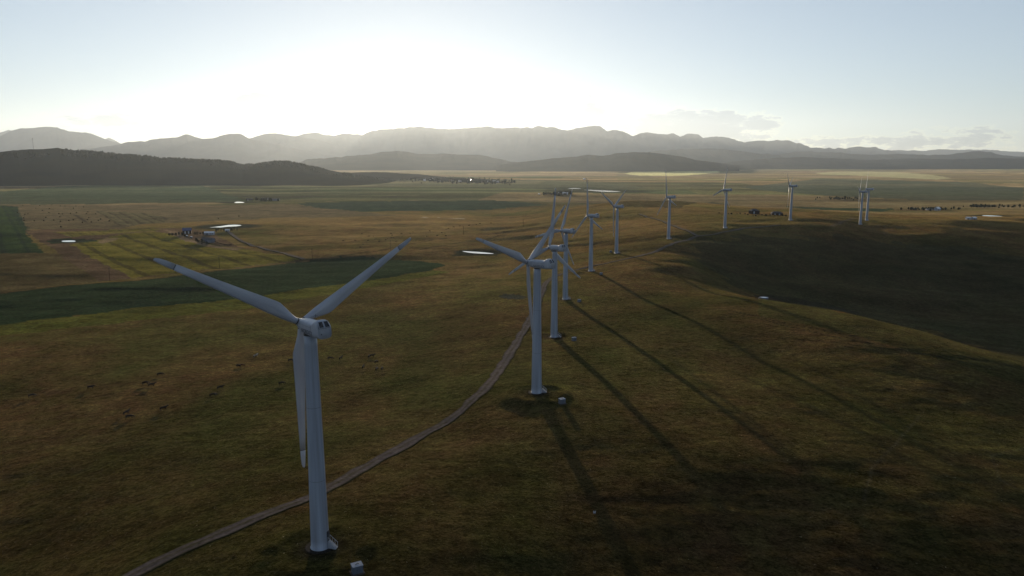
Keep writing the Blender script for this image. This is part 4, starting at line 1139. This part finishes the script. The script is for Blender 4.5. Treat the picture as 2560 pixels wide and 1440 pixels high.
usedh = [0, 0, 0]
def town_house(u, v, k, lab, group='houses of the distant town', s=1.0):
    o = hp[k]
    if usedh[k]: o = copy_tree(o)
    usedh[k] = 1
    X, Y = ground_at(u, v); o.location = (X, Y, gz(X, Y)); o.rotation_euler = (0, 0, rnd.choice([0.2, 1.77]) + rnd.uniform(-.15, .15)); o.scale = (s * rnd.uniform(.8, 1.3), s, s)
    tag(o, lab, 'house', group)
for i in range(64):
    u = rnd.uniform(1010, 1262); v = 447 + (u - 1010) * 0.033 + rnd.uniform(-3.5, 4)
    town_house(u, v, rnd.choice([0, 0, 1, 2]), 'small house of the distant town at the foot of the hills, under the sun', s=rnd.uniform(.7, 1.1))
town_house(975, 437, 1, 'left one of two bright roofed houses on the rise left of the distant town', 'houses on the rise left of the town', 1.2)
town_house(979, 437, 1, 'right one of two bright roofed houses on the rise left of the distant town', 'houses on the rise left of the town', 1.2)
town_house(1461, 449, 1, 'bright roofed house alone on the far plain above the fifth turbine blade', 'lone houses on the far plain', 1.3)
town_house(1348, 486, 1, 'small pale house left of the long pale shed on the far plain', 'lone houses on the far plain', .5)

def wood(name, label, spots, size, mat, seed):
    rr = random.Random(seed); vs, fs = [], []
    for (x, y, z, s) in spots:
        h = size * s * rr.uniform(0.7, 1.35); w = h * rr.uniform(0.28, 0.5); n = 6; k = len(vs); a0 = rr.uniform(0, 6)
        for (q, zz) in ((0.15, -0.2), (0.95, 0.22), (1.0, 0.45), (0.6, 0.78)):
            for i in range(n):
                a = a0 + i * 2 * math.pi / n; j = rr.uniform(0.75, 1.2)
                vs.append((x + w * q * j * math.cos(a), y + w * q * j * math.sin(a), z + h * zz * (1 if q < .2 else j)))
        vs.append((x, y, z + h))
        for ring in range(3):
            for i in range(n):
                i2 = (i + 1) % n; fs.append((k + ring * n + i, k + ring * n + i2, k + (ring + 1) * n + i2, k + (ring + 1) * n + i))
        for i in range(n): fs.append((k + 3 * n + i, k + 3 * n + (i + 1) % n, k + 4 * n))
    return tag(mesh_obj(name, vs, fs, mat), label, name, kind='stuff')
hv_ = np.array([v.co[:] for v in hill.data.vertices]).reshape(-1, len(hu), 3)
spots = []
for k in range(5200):
    j = rnd.randrange(len(hu) - 1); i = min(33, max(0, int(rnd.triangular(17, 29, 25))))
    t, q = rnd.random(), rnd.random()
    if i + 1 >= hv_.shape[0]: continue
    p = hv_[i, j] * (1 - t) * (1 - q) + hv_[i + 1, j] * t * (1 - q) + hv_[i, j + 1] * (1 - t) * q + hv_[i + 1, j + 1] * t * q
    u = hu[j]
    dens = 0.25 if u < 150 else 1.0
    if vnoise(np.array([p[0] / 160]), np.array([p[1] / 160]), 4)[0] < 0.25 - dens * 0.8: continue
    if u < 160 and i > 22: continue
    spots.append((p[0], p[1], p[2], 1))
wood('wood', 'dark conifer wood covering the hill at the left', spots, 8.5, M['leaf'], 5)
spots = []
for k in range(900):
    u = rnd.gauss(1135, 70); v = 447 + (u - 1010) * 0.033 + rnd.gauss(0, 3.0)
    if u < 1000 or u > 1290: continue
    spots.append((u, v))
# put many points on the ground at once
def scatter(uv, s=1):
    r_ = []
    for (u, v) in uv:
        D = 5200.0
        for _ in range(6): D = (CAMZ - gz(uvD(u, D, -150), D)) / dep(v)
        X = uvD(u, D, -150); r_.append((X, D, gz(X, D), s))
    return r_
wood('town_trees', 'grey green trees growing between the houses of the distant town', scatter(spots), 10, M['leaf'], 6)
def belt(cu_, cv_, su, sv, n):
    r_ = []
    for k in range(n):
        X, Y = ground_at(cu_ + rnd.gauss(0, su), cv_ + rnd.gauss(0, sv)); r_.append((X, Y, gz(X, Y), 1))
    return r_
wood('far_wood', 'dark windbreak trees round the far farm beyond the hay field', belt(668, 502, 14, .5, 22), 9, M['leaf'], 8)
wood('far_wood', 'dark trees round the long pale shed on the far plain', belt(1400, 486.5, 16, .6, 40), 11, M['leaf'], 9)
wood('far_wood', 'dark trees round the bright roofed building at the far right', belt(2318, 524, 30, 1.0, 45), 6, M['leaf'], 10)
wood('far_wood', 'dark bushes on the plain behind the two rightmost turbines', belt(2105, 497, 26, 1.2, 40), 6, M['leaf'], 11)
wood('far_wood', 'rounded clump of trees at the right edge of the plain', belt(2445, 517, 12, .8, 34), 7, M['leaf'], 12)
wood('far_wood', 'scattered low trees and shrubs on the far right plain', belt(2490, 517, 40, 1.0, 30), 6, M['leaf'], 13)

# ---------------------------------------------------------------- rough grass tufts standing in the near pasture
def tuft_material():
    m, n, l, b = mat_new('dry_tuft')
    t = n.new('ShaderNodeTexCoord'); z = n.new('ShaderNodeTexNoise'); z.inputs['Scale'].default_value = 0.15; z.inputs['Detail'].default_value = 3
    l.new(t.outputs['Object'], z.inputs['Vector'])
    r = n.new('ShaderNodeValToRGB'); r.color_ramp.elements[0].position = 0.4; r.color_ramp.elements[1].position = 0.6
    r.color_ramp.elements[0].color = (0.040, 0.040, 0.014, 1); r.color_ramp.elements[1].color = (0.085, 0.062, 0.030, 1)
    l.new(z.outputs[0], r.inputs[0]); l.new(r.outputs[0], b.inputs['Base Color'])
    b.inputs['Roughness'].default_value = 1.0; b.inputs['Specular IOR Level'].default_value = 0.0
    tr = n.new('ShaderNodeBsdfTranslucent'); l.new(r.outputs[0], tr.inputs['Color'])
    mx = n.new('ShaderNodeMixShader'); mx.inputs[0].default_value = 0.45
    l.new(b.outputs[0], mx.inputs[1]); l.new(tr.outputs[0], mx.inputs[2]); l.new(mx.outputs[0], n['Material Output'].inputs['Surface'])
    return m
def tufts(N, d0, d1, h0, h1, seed, name='grass_tufts'):
    rg = np.random.RandomState(seed)
    D = np.sqrt(rg.uniform(d0 ** 2, d1 ** 2, N * 3)); A = rg.uniform(-0.66, 0.66, N * 3)
    X, Y = D * np.sin(A), D * np.cos(A)
    keep = fbm(X / 30, Y / 30, 91, 3) + rg.uniform(-1.6, 1.6, len(X)) > 0.5
    keep &= ~near_road(X, Y, 4.0)
    X, Y = X[keep][:N], Y[keep][:N]; n = len(X)
    Z = height(X, Y)
    h = rg.uniform(h0, h1, n) * (0.7 + 0.5 * rg.rand(n)); w = h * rg.uniform(0.7, 1.5, n)
    V = np.zeros((n, 3, 4, 3)); 
    for k in range(3):
        a = rg.uniform(0, np.pi, n); dx, dy = np.cos(a), np.sin(a); lean = rg.uniform(-0.3, 0.3, (n, 2))
        for q, (sx, top) in enumerate(((-0.5, 0), (0.5, 0), (0.62, 1), (-0.62, 1))):
            V[:, k, q, 0] = X + dx * w * sx * (1 if top else 0.6) + lean[:, 0] * h * top
            V[:, k, q, 1] = Y + dy * w * sx * (1 if top else 0.6) + lean[:, 1] * h * top
            V[:, k, q, 2] = Z - 0.05 + h * top * (1 if q == 2 else 0.8)
    me = bpy.data.meshes.new(name); nv = n * 12
    me.vertices.add(nv); me.vertices.foreach_set('co', V.reshape(-1).astype(np.float32))
    me.loops.add(nv); me.loops.foreach_set('vertex_index', np.arange(nv, dtype=np.int32))
    me.polygons.add(nv // 4); me.polygons.foreach_set('loop_start', np.arange(0, nv, 4, dtype=np.int32)); me.polygons.foreach_set('loop_total', np.full(nv // 4, 4, np.int32))
    me.update(calc_edges=True); me.materials.append(TUFT)
    o = bpy.data.objects.new(name, me); col.objects.link(o); return o
TUFT = tuft_material()
_rp = smooth_path([(250, 1490), (340, 1432), (430, 1387), (560, 1330), (700, 1273), (790, 1236), (880, 1186), (950, 1146), (1050, 1092), (1130, 1045), (1180, 1002),
              (1226, 955), (1262, 905), (1290, 860), (1316, 815), (1336, 775), (1352, 738), (1366, 706), (1390, 690), (1420, 681), (1480, 665)], 2.0)
def near_road(X, Y, d):
    m = np.zeros(len(X), bool)
    for p in _rp: m |= (np.abs(X - p[0]) < d) & (np.abs(Y - p[1]) < d) & ((X - p[0]) ** 2 + (Y - p[1]) ** 2 < (d * 0.8) ** 2)
    for t in TURB: m |= (X - t[0]) ** 2 + (Y - t[1]) ** 2 < 16
    return m
tag(tufts(26000, 85, 400, 0.10, 0.22, 1), 'rough dry grass tufts standing in the pasture round the nearest turbines', 'grass', kind='stuff')
